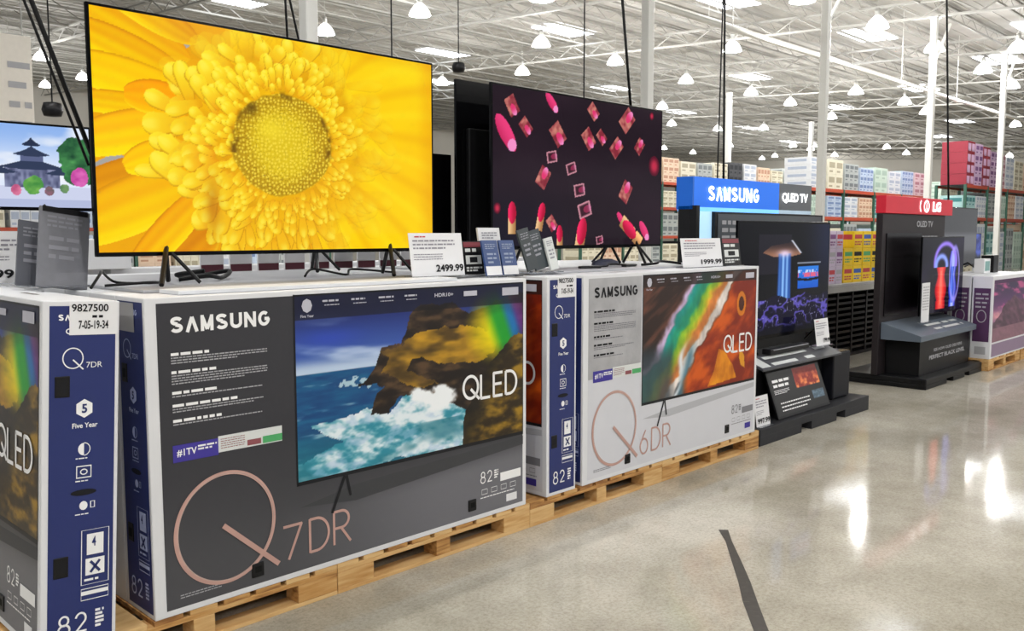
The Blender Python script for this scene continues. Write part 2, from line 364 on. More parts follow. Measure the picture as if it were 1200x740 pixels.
def paint_canyon(U, V):
    n = fbm(U * 6, V * 6, 4, 41); nn = fbm(U * 22, V * 8, 3, 42)
    s = U * 1.0 - V * .60 + .13 * (n - .5) + .03 * (nn - .5)                     # runs across the diagonal bands
    img = mixc(full(U, '2c1c18'), full(U, '6b4030'), ss(.35, .75, fbm((U + V) * 3, (U - V) * 14, 3, 43)))
    img = mixc(img, full(U, '1c2328'), ss(.5, .35, V) * ss(.45, .2, U))
    def band(a, b, col, sft=.03):
        nonlocal img; img = mixc(img, full(U, col) * (.75 + .5 * nn[..., None]), ss(a - sft, a + sft, s) * ss(b + sft, b - sft, s))
    band(-.16, -.10, 'b9a5c6'); band(-.11, -.02, '168d83', .02); band(-.06, .05, '1f8f6e', .03); band(.02, .10, '86b02c', .03); band(.08, .14, 'd2c22a', .03)
    band(.11, .19, 'c8763a'); band(.17, .235, 'e0d6cf', .015)
    img = mixc(img, full(U, '39424a'), .8 * ss(.48, .30, V) * ss(.30, .22, U + .05 * n))
    img = mixc(img, full(U, 'e2e6ea'), np.exp(-((U - (.26 + .24 * V + .03 * np.sin(V * 14))) / .022) ** 2) * ss(.5, .3, V))
    img = mixc(img, full(U, '3a6f86'), np.exp(-((U - (.31 + .24 * V)) / .03) ** 2) * ss(.5, .3, V) * .8)
    org = mixc(full(U, '7c1f05'), full(U, 'd35a10'), ss(.3, .75, fbm(U * 9 - V * 4, V * 7, 4, 44)))
    img = mixc(img, org, ss(.225, .26, s) * ss(.30, .38, U))
    fl = inpoly(U + .02 * (n - .5), V, [(.64, .33), (.60, .15), (.54, .02), (.82, .05), (.78, .16), (.70, .30)]); img = mixc(img, full(U, 'f0a018'), fl * .85 * (.4 + nn))
    fl2 = inpoly(U, V, [(.85, .30), (.89, .24), (.90, .12), (.86, .15), (.84, .22)]); img = mixc(img, full(U, 'f2b327'), fl2 * .8)
    e = np.hypot((U - .853) / .045, (V - .70) / .11); img = mixc(img, full(U, 'f09a20'), ((e < 1) & (e > .6)) * .7); img = mixc(img, full(U, '2d1710'), (e < .6) * .7)
    img = mixc(img, full(U, '241615'), (V > .90) * .78)
    return img
LIPS = [(.095, .886, 1, 1), (.304, .943, 2, 1), (.165, .765, 1, .9), (.064, .712, 2, 1.7), (.338, .741, 1, 1.2), (.544, .926, 1, .9), (.759, .898, 3, 1.3), (.517, .735, 1, 1.1), (.596, .757, 1, .8), (.691, .694, 3, 1.1), (.845, .724, 3, .9), (.95, .588, 4, 1.3), (.305, .588, 5, .8), (.415, .522, 5, .8), (.258, .449, 3, 1.1), (.464, .378, 5, .9), (.496, .244, 5, 1.1), (.755, .384, 3, 1.2), (.475, .066, 6, 1.5), (.726, .185, 2, .8), (.8, .086, 7, 1.5), (.885, .1, 2, 1.1), (.928, .959, 4, .5), (.095, .19, 6, 1.1), (.247, .20, 6, 1.0), (.021, .239, 4, .6), (.35, .06, 6, .9), (.589, .033, 5, .6), (.306, .148, 1, .8)]
def paint_lipsticks(U, V):
    A = 1.78; x = U * A
    img = mixc(full(U, '1a1119'), full(U, '2b1c27'), fbm(U * 3, V * 4, 3, 60)); img = mixc(img, full(U, '121526'), .5 * ss(.5, 0, V) * ss(.6, .1, U))
    for i, (lu, lv, t, s) in enumerate(LIPS):
        cx = lu * A; k = .064 * s; ang = {1: -.9, 2: -.8, 3: .9, 4: 0, 5: .3, 6: 1.45, 7: -.75}[t] + (i % 3 - 1) * .12
        dx = (x - cx) * math.cos(ang) + (V - lv) * math.sin(ang); dy = -(x - cx) * math.sin(ang) + (V - lv) * math.cos(ang)
        if t in (1, 3, 5):      # little faceted case
            q = np.maximum(np.abs(dx) / (.95 * k), np.abs(dy) / (.72 * k)); m = q < 1
            fc = mixc(full(U, '8a2a38'), full(U, 'd98a7a'), ss(.2, .9, fbm(dx / k * 2 + 9, dy / k * 2 + i, 2, 61)))
            if t == 5: fc = mixc(full(U, '3a1a26'), full(U, 'd995a4'), ss(.6, .9, q))
            img = mixc(img, fc, m * .95)
            b = np.hypot((dx - .45 * k) / (.62 * k), dy / (.36 * k)); img = mixc(img, mixc(full(U, 'e0386f'), full(U, 'f08ac0'), ss(.2, 1, dx / k)), (b < 1) * (1. if t != 5 else .5))
        elif t == 2:
            b = np.hypot(dx / (1.25 * k), dy / (.5 * k)); img = mixc(img, mixc(full(U, 'a3123f'), full(U, 'ec3f7d'), ss(-1, .8, dy / k + .4)), (b < 1) * 1.); c = np.hypot((dx - .85 * k) / (.35 * k), dy / (.38 * k)); img = mixc(img, full(U, 'f59ad2'), (c < 1) * .9)
        elif t == 4:
            b = np.hypot(dx / (.8 * k), dy / (.9 * k)); img = mixc(img, mixc(full(U, '5a1026'), full(U, 'd2304f'), ss(1, .2, b)), (b < 1) * .9)
        else:
            m = (np.abs(dy) < .5 * k) & (dx < .2 * k) & (dx > -1.6 * k); img = mixc(img, mixc(full(U, 'a97a4a'), full(U, 'f0c690'), ss(-.5, .5, dy / k)), m * 1.)
            if t == 7: m2 = (np.abs(dy) < .5 * k) & (dx < 1.4 * k) & (dx > -.9 * k); img = mixc(img, full(U, 'e9aa70') * (.7 + .5 * ss(-.5, .5, dy / k))[..., None], ((dx > .4 * k) & m2) * 1.)
            b = np.hypot((dx - (.3 * k if t == 6 else -.4 * k)) / (1.0 * k), dy / (.52 * k)); img = mixc(img, mixc(full(U, 'b00d35'), full(U, 'fa2a63'), ss(-.4, .5, dy / k)), (b < 1) * 1.)
    return img
def paint_garden(U, V):
    img = mixc(full(U, 'dfe9fb'), full(U, '8fb4ee'), ss(.4, 1, V)); img = mixc(img, full(U, 'f4f6fb'), .8 * ss(.45, .7, fbm(U * 4, V * 5, 3, 70)))
    img = mixc(img, full(U, 'cdd3ec'), (V < .26) * 1.0); img = mixc(img, full(U, '9aa6cf'), (V < .1) * .5)
    def roof(cx, y, hw, hh, col='323d58'):
        nonlocal img; k = np.abs(U - cx) / hw; m = (V > y + hh * .2 * k ** 3) & (V < y + hh * (1 - k ** .6) + .02) & (k < 1); img = np.where(m[..., None], C(col), img)
    m = (np.abs(U - .63) < .17) & (V < .5) & (V > .24); img = np.where(m[..., None], mixc(full(U, '4a4f6e'), full(U, '8d93b4'), vnoise(U * 60, V * 20, 71)), img)
    roof(.63, .46, .22, .16); m = (np.abs(U - .63) < .07) & (V < .66) & (V > .56); img = np.where(m[..., None], C('5b6488'), img); roof(.63, .62, .12, .12); roof(.63, .74, .06, .10, '27324c')
    roof(.42, .40, .12, .10); roof(.80, .40, .09, .08)
    f = fbm(U * 18, V * 14, 3, 73)
    tr = np.hypot((U - .92) / .13, (V - .58) / .30) + .5 * (f - .5); img = mixc(img, mixc(full(U, '173e2c'), full(U, '55a35a'), f), (tr < 1) * 1.)
    pk = np.hypot((U - .93) / .055, (V - .38) / .12) + .4 * (f - .5); img = mixc(img, mixc(full(U, 'b2308c'), full(U, 'f58ad0'), f), (pk < 1) * 1.)
    for cx, cy, s, c1, c2 in ((.63, .27, .06, '2d7a3a', '8cc35c'), (.53, .2, .035, 'a53a6a', 'e88aa8'), (.73, .2, .03, '2d5a48', 'c46a8a'), (.83, .24, .03, '2c5b42', '9ab97a')):
        b = np.hypot((U - cx) / s, (V - cy) / (s * 2)) + .5 * (f - .5); img = mixc(img, mixc(full(U, c1), full(U, c2), f), (b < 1) * 1.)
    return img
def paint_beam(U, V):
    img = mixc(full(U, '07080d'), full(U, '171d36'), ss(.6, 1.0, U) * ss(.2, .8, V)); img = mixc(img, full(U, '23202a'), .8 * ((U > .2) & (U < .55) & (V > .55) & (V < .9)))
    ed = np.abs(V - (.80 + .0 * U)) ; top = inpoly(U, V, [(.24, .74), (.33, .80), (.55, .83), (.60, .80), (.66, .72), (.55, .70), (.36, .70)])
    img = mixc(img, mixc(full(U, '3a2a2a'), full(U, 'b07a5c'), ss(.82, .70, V)), top * .9)
    img = mixc(img, full(U, 'd9dcea'), np.exp(-((np.abs(U - (.56 + (.84 - V) * .9)) / .012) ** 2)) * ((V > .73) & (V < .85)))
    bw = .075 + .02 * (.7 - V); k = np.abs(U - .475) / bw; bm = (V < .73) & (V > .28); st = .6 + .4 * np.sin(U * 140)
    img = mixc(img, mixc(full(U, '1d4a9c'), full(U, '8fc2ff'), st * ss(1, .2, k)), ss(1.05, .75, k) * bm)
    img = mixc(img, full(U, 'e8cfe8'), np.exp(-(((U - .475) / .07) ** 2 + ((V - .73) / .03) ** 2)))
    m = (U > .63) & (U < .875) & (V > .39) & (V < .60) & ~(np.abs(V - (.47 + .1 * np.abs(U - .75))) < .012); s2 = mixc(full(U, '1258c8'), full(U, '3b9af5'), V * 3 - 1.2); s2 = mixc(s2, full(U, 'f2607a'), (np.abs(V - .52) < .02) * (fbm(U * 60, V * 10, 2, 80) > .45) * .9); s2 = mixc(s2, full(U, 'dfeaff'), (np.abs(V - .555) < .012) * (fbm(U * 60, V * 10, 2, 81) > .5) * .8)
    img = mixc(img, s2, m * 1.); img = mixc(img, full(U, '9fa8b8'), ((np.abs(V - .635) < .006) & (U > .62) & (U < .9)) * .8)
    r1, r2, i1, _, _ = worley(U * 14, V * 14, 82); low = V < .33 + .02 * np.sin(U * 20)
    gc = mixc(full(U, '0d0b24'), full(U, '5a4fb0'), ss(.35, .05, np.abs(fbm(U * 9, V * 10, 3, 83) - .5) * 4)); gc = mixc(gc, full(U, 'b7b3ea'), ss(.06, .0, r2 - r1) * (i1 > .5) * .8); gc = mixc(gc, full(U, '0a0b18'), ss(.12, .02, V))
    img = mixc(img, gc, low * 1.)
    return img
def paint_bottles(U, V):
    img = mixc(full(U, '05050c'), full(U, '1a1030'), fbm(U * 4, V * 4, 3, 90))
    def cap(cx, w, y0, y1, cols, pw=1.):
        nonlocal img; k = np.abs(U - cx) / (w * (1 - .25 * np.sin(V * 16) * (V > .15))); m = ss(1.05, .8, k) * (V > y0) * (V < y1); img = mixc(img, mixc(full(U, cols[0]), full(U, cols[1]), ss(1, .1, k)), m * pw)
    cap(.74, .085, .05, .82, ('1a22c0', 'aebcff')); cap(.72, .05, .1, .6, ('1730b8', '5a7cf0')); cap(.45, .12, .04, .6, ('c00d18', 'ff5a50')); cap(.45, .06, .1, .55, ('ff2a20', 'ff8a70'), .6)
    d = np.abs(np.hypot((U - .55) / .26, (V - .66) / .26) - 1); img = mixc(img, full(U, '9a7cf2'), ss(.22, .02, d) * (V > .6)); d = np.abs(np.hypot((U - .45) / .13, (V - .62) / .13) - 1); img = mixc(img, full(U, '8fa6ff'), ss(.5, .05, d) * (V > .6))
    d = np.abs(np.hypot((U - .78) / .12, (V - .5) / .36) - 1); img = mixc(img, full(U, 'a99cff'), ss(.2, .02, d) * .8)
    return img
def paint_peaks(U, V):
    img = mixc(full(U, '7a3a7c'), full(U, '2c1c44'), ss(.35, 1, V)); img = mixc(img, full(U, 'e0609a'), ss(.5, .7, fbm(U * 5 + V * 3, V * 9, 4, 100)) * .8); img = mixc(img, full(U, 'f2c2b0'), np.exp(-(((V - .42) / .1) ** 2)) * .6)
    h = .30 + .42 * np.clip(1 - np.abs(U - .52) * 3.2, 0, 1) + .22 * np.clip(1 - np.abs(U - .25) * 4, 0, 1) + .25 * np.clip(1 - np.abs(U - .8) * 4, 0, 1) + .07 * (fbm(U * 22, V * 0 + 3, 3, 101) - .5)
    mc = mixc(full(U, '2b1a2c'), full(U, '8a5a72'), fbm(U * 18 + V * 12, V * 16, 4, 102)); img = np.where((V < h)[..., None], mc, img); img = mixc(img, full(U, 'a87a86'), (V < .22) * .6)
    return img
def paint_bluescreen(U, V):
    return mixc(mixc(full(U, '1e2668'), full(U, '4f66c8'), ss(.2, .9, fbm(U * 3, V * 4, 3, 110))), full(U, '121a2a'), ss(.45, .25, V + .2 * fbm(U * 6, V * 3, 2, 111)))
def paint_panel(U, V):
    img = full(U, '121214'); m = (U > .47) & (U < .95) & (V > .48) & (V < .93); img = mixc(img, mixc(full(U, '8a1a10'), full(U, 'ff9a50'), ss(.35, .7, fbm(U * 22, V * 16, 3, 120)) * ss(.95, .5, V)), m * 1.)
    m = (U > .74) & (U < .97) & (V > .16) & (V < .36); img = mixc(img, mixc(full(U, '2a3c48'), full(U, '7f9ab0'), fbm(U * 30, V * 30, 2, 121)), m * 1.)
    return img

PAPER = mat('white_print_card', 'e4e4e6', .55, vary=.02)
BLACK = mat('black_plastic', '141416', .38, vary=.15)
BLACKG = mat('gloss_black_plastic', '08080a', .16, vary=.1); BLACKG.node_tree.nodes['Principled BSDF'].inputs['Specular IOR Level'].default_value = .12
DGREY = mat('dark_grey_plastic', '2b2c30', .5, vary=.12, scale=14, bump=.1)
INK = mat('black_ink', '16161a', .6)
WINK = mat('white_ink', 'f0f0f0', .5)
SCREEN = paint_mat('lit_screen', emit=1.0, rough=.16, spec=.12)
SCREEN_DIM = paint_mat('lit_dark_screen', emit=1.0, rough=.10, spec=.08)
PRINT = paint_mat('printed_card', rough=.38, spec=.35)
def wood_material():
    m = bpy.data.materials.new('pallet_pine'); m.use_nodes = True; nt = m.node_tree; N = nt.nodes; L = nt.links; b = N['Principled BSDF']; b.inputs['Roughness'].default_value = .75
    tc = N.new('ShaderNodeTexCoord'); oi = N.new('ShaderNodeObjectInfo'); mp = N.new('ShaderNodeMapping'); mp.inputs['Scale'].default_value = (3, 14, 30); L.new(tc.outputs['Object'], mp.inputs[0]); L.new(oi.outputs['Random'], mp.inputs['Location'])
    n = N.new('ShaderNodeTexNoise'); n.inputs['Scale'].default_value = 1.6; n.inputs['Detail'].default_value = 5; L.new(mp.outputs[0], n.inputs['Vector'])
    ad = N.new('ShaderNodeMath'); ad.operation = 'MULTIPLY_ADD'; ad.inputs[1].default_value = .42; L.new(oi.outputs['Random'], ad.inputs[0]); L.new(n.outputs[0], ad.inputs[2])
    r = N.new('ShaderNodeValToRGB'); L.new(ad.outputs[0], r.inputs[0]); e = r.color_ramp.elements; e[0].position = .40; e[0].color = (*lin(hx('8a5c30')), 1); e[1].position = .95; e[1].color = (*lin(hx('d9b47c')), 1); k = e.new(.58); k.color = (*lin(hx('bd8c4e')), 1)
    L.new(r.outputs[0], b.inputs['Base Color']); bp = N.new('ShaderNodeBump'); bp.inputs['Strength'].default_value = .4; bp.inputs['Distance'].default_value = .004; L.new(n.outputs[0], bp.inputs['Height']); L.new(bp.outputs[0], b.inputs['Normal'])
    return m
WOOD = wood_material()

# ------------------------------------------------------------------ the setting
def floor_material():
    m = bpy.data.materials.new('polished_concrete'); m.use_nodes = True; nt = m.node_tree; N = nt.nodes; L = nt.links; b = N['Principled BSDF']
    tc = N.new('ShaderNodeTexCoord')
    def noise(s, d, r=.55):
        n = N.new('ShaderNodeTexNoise'); n.inputs['Scale'].default_value = s; n.inputs['Detail'].default_value = d; n.inputs['Roughness'].default_value = r; L.new(tc.outputs['Object'], n.inputs['Vector']); return n
    big = noise(.55, 5, .6); mid = noise(2.6, 8, .72); fine = noise(55, 4, .85)
    r = N.new('ShaderNodeValToRGB'); L.new(big.outputs[0], r.inputs[0]); e = r.color_ramp.elements
    e[0].position = .32; e[0].color = (*lin(hx('aaa494')), 1); e[1].position = .68; e[1].color = (*lin(hx('d8d2c5')), 1)
    x = N.new('ShaderNodeMix'); x.data_type = 'RGBA'; x.blend_type = 'MULTIPLY'; x.inputs[0].default_value = .75; L.new(r.outputs[0], x.inputs[6])
    r2 = N.new('ShaderNodeValToRGB'); L.new(mid.outputs[0], r2.inputs[0]); r2.color_ramp.elements[0].position = .3; r2.color_ramp.elements[0].color = (.70, .685, .66, 1); r2.color_ramp.elements[1].position = .62; r2.color_ramp.elements[1].color = (1, 1, 1, 1)
    L.new(r2.outputs[0], x.inputs[7])
    x2 = N.new('ShaderNodeMix'); x2.data_type = 'RGBA'; x2.blend_type = 'MULTIPLY'; x2.inputs[0].default_value = .6; L.new(x.outputs[2], x2.inputs[6])
    r3 = N.new('ShaderNodeValToRGB'); L.new(fine.outputs[0], r3.inputs[0]); r3.color_ramp.elements[0].position = .36; r3.color_ramp.elements[0].color = (.55, .53, .5, 1); r3.color_ramp.elements[1].position = .56; r3.color_ramp.elements[1].color = (1, 1, 1, 1)
    L.new(r3.outputs[0], x2.inputs[7]); L.new(x2.outputs[2], b.inputs['Base Color'])
    mr = N.new('ShaderNodeMapRange'); mr.inputs[3].default_value = .03; mr.inputs[4].default_value = .10; L.new(mid.outputs[0], mr.inputs[0]); L.new(mr.outputs[0], b.inputs['Roughness'])
    bp = N.new('ShaderNodeBump'); bp.inputs['Strength'].default_value = .05; bp.inputs['Distance'].default_value = .01; L.new(big.outputs[0], bp.inputs['Height']); L.new(bp.outputs[0], b.inputs['Normal'])
    b.inputs['Specular IOR Level'].default_value = .17
    return m
fl = MB().box(-30, 110, -40, 75, -.2, 0).build('floor', floor_material()); tag(fl, kind='structure')
jm = mat('joint_filler', '5f5a52', .7)
for a, b_ in (((2.0, -1.7), (14, 2.62)),):
    d = Vector((b_[0] - a[0], b_[1] - a[1], 0)).normalized(); n = Vector((-d.y, d.x, 0)) * .004
    A = Vector((*a, .0006)); B = Vector((*b_, .0006)); o = MB().quad([A - n, B - n, B + n, A + n]).build('floor_joint', jm, fl)
SLOPE = .048
def ceil_z(y): return 9.75 + SLOPE * (y - 11)
CEIL = mat('ceiling_deck_paint', 'b2b0ab', .8, vary=.14, scale=1.1)
GIRD = mat('girder_grey', 'a09f9a', .65, vary=.08)
STEEL = mat('white_painted_steel', 'd2d1cc', .55, vary=.05)
ce = MB().add([(-30, -40, ceil_z(-40)), (110, -40, ceil_z(-40)), (110, 75, ceil_z(75)), (-30, 75, ceil_z(75)), (-30, -40, ceil_z(-40) + .3), (110, -40, ceil_z(-40) + .3), (110, 75, ceil_z(75) + .3), (-30, 75, ceil_z(75) + .3)],
              [(0, 1, 2, 3), (4, 5, 6, 7), (0, 1, 5, 4), (1, 2, 6, 5), (2, 3, 7, 6), (3, 0, 4, 7)]).build('ceiling', CEIL); tag(ce, kind='structure')
rb = MB()
for k in range(150):                                           # deck ribs as fine relief
    y = -8 + k * .55
    rb.box(-10, 108, y, y + .12, ceil_z(y) - .018, ceil_z(y) + .01)
tag(rb.build('deck_ribs', CEIL, ce), kind='stuff')
YC = 11.0; PX = .7555 * YC; COLX = [7.2, 15.3, 23.4, 31.4, 39.2]
for k in range(0, 13):                                         # girders run away over the column lines
    X = COLX[k] if k < 5 else COLX[4] + (k - 4) * PX
    g = MB(); y0, y1 = -12, 70
    for z0, z1, hw in ((-1.02, -.95, .07), (-.50, -.43, .07)):
        g.add([(X + s * hw, y, ceil_z(y) + z) for y in (y0, y1) for z in (z0, z1) for s in (-1, 1)], [(0, 1, 3, 2), (4, 5, 7, 6), (0, 1, 5, 4), (2, 3, 7, 6), (0, 2, 6, 4), (1, 3, 7, 5)])
    y = y0; up = True
    while y < y1:
        g.tube([(X, y, ceil_z(y) + (-.98 if up else -.46)), (X, y + .9, ceil_z(y + .9) + (-.46 if up else -.98))], .03, 4, cap=False); y += .9; up = not up
    tag(g.build('girder', GIRD, ce), kind='stuff')
jo = MB()
JG = mat('joist_grey', '96958f', .7, vary=.1)
for k in range(38):                                            # open web joists between the girders
    y = -9 + k * 2.05; z = ceil_z(y)
    jo.box(-6, 106, y - .035, y + .035, z - .14, z - .06); jo.box(-6, 106, y - .03, y + .03, z - .53, z - .46)
    x = -6; up = True
    while x < (60 if y < 40 else 100) and y < 50:
        a = Vector((x, y, z - (.5 if up else .1))); b = Vector((x + .7, y, z - (.1 if up else .5))); n = Vector((.018, 0, .018))
        jo.quad([a - n, b - n, b + n, a + n]); x += .7; up = not up
tag(jo.build('joist_webs', JG, ce), kind='stuff')
SKY = mat('skylight_diffuser', 'f4f8ff', .4, emit=5.5, vary=.01)
for X, Y in [(4.5, 13.5), (3.4, 17.5), (10, 19), (14.5, 17.6), (21, 26), (29, 17.5), (38, 16), (46, 26), (31, 35), (40, 10), (24.5, 9.2), (47, 13.5), (18, 33), (55, 20), (8, 27), (30, 26), (12, 5), (4, 5), (20, 3), (12, -4), (4, -4), (20, -5), (62, 28), (75, 24), (88, 30), (60, 40), (74, 42), (90, 46), (52, 48), (66, 14), (82, 15), (97, 20), (38, 44), (22, 46), (46, 36), (-4, 2), (28, 2), (-3, 10), (2, 26)]:  # the far panels include extras added to brighten the dark distant ceiling
    h = 1.5; bo = MB()
    bo.add([(X + sx * 1.3, Y + sy * .75, ceil_z(Y + sy * .75) + dz) for dz in (-.075, -.055) for sy in (-1, 1) for sx in (-1, 1)], [(0, 1, 3, 2), (4, 5, 7, 6), (0, 1, 5, 4), (2, 3, 7, 6), (0, 2, 6, 4), (1, 3, 7, 5)])
    bo.build('skylight', SKY, ce)
WALLM = mat('block_wall_paint', 'cfccc4', .8, vary=.06, scale=.6)
tag(MB().box(108, 108.3, -12, 72, 0, 13.5).build('wall_right', WALLM), kind='structure')
tag(MB().box(-28, 108, 72, 72.3, 0, 13.0).build('wall_back', WALLM), kind='structure')

# columns
COLM = mat('column_white', 'dcdcd8', .5, vary=.03)
col_lab = ['white steel column rising behind the yellow flower television', 'white steel column behind the red lipstick television', 'thick white steel column right of the blue lit header', 'white steel column behind the red header display', 'rightmost white steel column in front of the red carton stack']
for k in range(5):
    X = COLX[k]; Y = YC
    t = thing('steel_column', col_lab[k], 'column', (X, Y, 0)); h = ceil_z(Y) - 1.02
    bx('shaft', COLM, (-.10, .10, -.10, .10, .02, h - .02), t, .02)
    bx('base_plate', COLM, (-.25, .25, -.25, .25, 0, .02), t); bx('cap_plate', COLM, (-.2, .2, -.16, .16, h - .02, h), t)
    bx('knee_brace', COLM, (-.03, .03, -.04, .04, 0, 2.0), t, M=Matrix.Translation((.13, 0, h - 1.45)) @ Matrix.Rotation(R(42), 4, 'Y'))
for X, Y, lab in ((45, 26.7, 'slim distant white column above the far shelves'), (62, 30, 'slender column far off beyond the racks at right')):
    t = thing('steel_column', lab, 'column', (X, Y, 0)); bx('shaft', COLM, (-.13, .13, -.13, .13, .02, ceil_z(Y) - 1.0), t); bx('base_plate', COLM, (-.25, .25, -.25, .25, 0, .02), t)

# sprinkler pipes (along the aisle), with hangers
def pipe(y, z, x0, x1, r, lab):
    t = thing('sprinkler_pipe', lab, 'pipe', (0, y, z)); MB().tube([(x0, 0, 0), (x1, 0, 0)], r, 8).build('pipe_run', STEEL, t, smooth=True)
    for k in range(int((x1 - x0) / 6)):
        x = x0 + 2 + k * 6
        MB().tube([(x, 0, r), (x, 0, ceil_z(y) - z - .06)], .012, 5).build('hanger_rod', STEEL, t); MB().box(x - .02, x + .02, -r * 1.2, r * 1.2, -r * 1.2, -r).build('hanger_clip', STEEL, t)
pipe(13.0, 7.16, 2, 90, .075, 'long white sprinkler pipe running down the aisle ceiling')
pipe(2.2, 8.1, 8, 70, .045, 'upper right sprinkler pipe near the frame corner')
pipe(17.5, 9.2, 2, 80, .05, 'farther sprinkler pipe crossing behind the columns')

# ------------------------------------------------------------------ high bay lamps
SHADE = mat('lamp_shade_glass', 'fafaf6', .35, emit=3.2, vary=.02); BULB = mat('lamp_bulb_glow', 'ffffff', .3, emit=12, vary=0.0); GALV = mat('galvanised_housing', 'b8b8b4', .45, metal=.5)
lamp_light = bpy.data.lights.new('bulb_light', 'POINT'); lamp_light.energy = LAMP_W; lamp_light.shadow_soft_size = .10; lamp_light.color = (1, .985, .96)
def make_lamp(rodl):
    t = thing('high_bay_lamp', 'white glowing bell shaped high bay lamp', 'lamp', (0, 0, 0))
    sh_ = MB().lathe([(.05, .40), (.10, .37), (.17, .31), (.25, .22), (.32, .10), (.355, 0), (.34, 0), (.30, .09), (.23, .20), (.15, .29), (.0, .31)], 20); sh_ = sh_.build('shade', SHADE, t, smooth=True)
    MB().lathe([(0, .62), (.07, .60), (.08, .5), (.08, .40), (0, .38)], 14).build('ballast_housing', GALV, t, smooth=True)
    MB().lathe([(0, .28), (.06, .25), (.12, .16), (.13, .08), (.08, -.02), (0, -.04)], 14).build('bulb', BULB, sh_, smooth=True)
    MB().tube([(0, 0, .60), (0, 0, rodl)], .009, 6).build('suspension_rod', GALV, t)
    return t
lamp0 = make_lamp(1.75); first = [True]
rvec = Vector((math.sin(R(YAW)), -math.cos(R(YAW)), 0)); fvec = Vector((math.cos(R(YAW)) * math.cos(R(PITCH)), math.sin(R(YAW)) * math.cos(R(PITCH)), -math.sin(R(PITCH)))); uvec = rvec.cross(fvec)
def place_lamp(x, y, z, lab, grp, light=True):
    if first[0]: t = lamp0; first[0] = False
    else: t = copy_tree(lamp0)
    t.location = (x, y, z); t['label'] = lab; t['group'] = grp
    if light:
        l = bpy.data.objects.new('lamp_light', lamp_light); COL.objects.link(l); l.location = (x, y, z - .24)
near = {(492, 18): 'large high bay lamp left of centre at the top edge', (381, 40): 'high bay lamp just above the flower television top edge', (634, 54): 'high bay lamp above the lipstick television left half', (858, 60): 'high bay lamp left of the thick column near hanging cables',
        (1028, 33): 'big high bay lamp between the two right hand columns, near top', (940, 2): 'high bay lamp cut by the top edge beside the thick column', (1003, 110): 'high bay lamp hanging below the diagonal brace at right', (1095, 60): 'high bay lamp glowing behind the fourth column',
        (1152, 85): 'high bay lamp left of the rightmost column', (48, 70): 'high bay lamp upper left beside the black cable', (97, 93): 'high bay lamp touching the flower television left edge', (721, 75): 'high bay lamp just above the lipstick television right half', (635, 0): 'high bay lamp cut by the top edge at centre'}
far = [(612, 87), (518, 99), (804, 97), (880, 111), (926, 123), (53, 102), (3, 87), (776, 127), (787, 147), (841, 153), (1085, 133), (974, 139), (953, 172), (978, 183), (855, 172), (895, 152), (1039, 174), (1062, 181), (778, 175), (781, 196), (929, 172), (950, 176), (908, 184), (893, 187), (1190, 148), (1183, 184), (812, 180), (953, 194), (1060, 122), (1185, 103), (10, 60), (1193, 60)]
tier = lambda p: 0 if p[1] < 105 else 1 if p[1] < 150 else 2
far_lab = {}
for ti in range(3):
    for k, p in enumerate(sorted(q for q in far if tier(q) == ti)): far_lab[p] = 'small distant lamp, %s from left in the %s tier of far lamps' % (ORD[k], ['upper', 'middle', 'lowest'][ti])
for (px, py) in list(near) + far:
    d = fvec + rvec * ((px - 600) / 1040) + uvec * ((370 - py) / 1040)
    s = (8.0 - CAM_Z) / d.z
    for _ in range(6): s = (8.0 + SLOPE * (d.y * s - 11) - CAM_Z) / d.z
    p = d * s
    place_lamp(p.x, p.y, p.z + CAM_Z, near.get((px, py)) or far_lab[(px, py)], 'high bay lamps', light=p.length < 140)
for X in (-7, 1, 9, 17, 25, 33):
    for Y in (-9, -2, 5):
        if (X, Y) in ((9, 5), (17, 5), (25, 5), (33, 5), (33, -2)): continue
        place_lamp(X, Y, 8 + SLOPE * (Y - 11), 'high bay lamp over the open aisle, row %s, place %s, outside the photo' % (ORD[(Y + 9) // 7], ORD[(X + 7) // 8]), 'high bay lamps over the aisle')

# ------------------------------------------------------------------ wooden pallets
def make_pallet():
    t = thing('wooden_pallet', 'pale pine block pallet under the television cartons', 'pallet'); L, D = 1.255, 1.0
    cols3 = ((0, .2), (L / 2 - .045, L / 2 + .045), (L - .2, L))
    mb = MB().box(0, L, 0, .1, 0, .018); base = mb.build('bottom_board', WOOD, t, .002)
    for y in (D / 2 - .05, D - .1):
        o = base.copy(); link(o, t); o.location.y = y
    sb = MB().box(0, L, 0, .1, .098, .118).build('stringer_board', WOOD, t, .002)
    for y in (D / 2 - .05, D - .1): o = sb.copy(); link(o, t); o.location.y = y
    for x0, x1 in cols3:
        b = MB().box(x0, x1, 0, .1, .018, .098).build('block', WOOD, t, .003)
        for y in (D / 2 - .05, D - .1): o = b.copy(); link(o, t); o.location.y = y
    n = 9; wd = .115; db = MB().box(0, wd, 0, D, .118, .138).build('deck_board', WOOD, t, .002)
    for k in range(1, n): o = db.copy(); link(o, t); o.location.x = k * (L - wd) / (n - 1)
    return t
pal0 = make_pallet(); pal0.location = (.953, 3.235, 0)
pal0['label'] = 'pine pallet at lower left under the dark carton with the big Q ring'
pal_labels = {1: 'pine pallet under the right half of the dark cliff carton', 2: 'pine pallet under the blue carton end and the pale carton with silver print', 3: 'pine pallet at the right end of the row beside the black base'}
for k in range(4):
    for r_ in range(2):
        if k == 0 and r_ == 0: continue
        p = copy_tree(pal0); p.location = (.953 + 1.258 * k, 3.235 + 1.05 * r_, 0)
        p['label'] = pal_labels[k] if r_ == 0 else 'hidden pine pallet behind the %s pallet of the front row' % ORD[k]; p['group'] = 'pine pallets under the cartons'
pal0['group'] = 'pine pallets under the cartons'

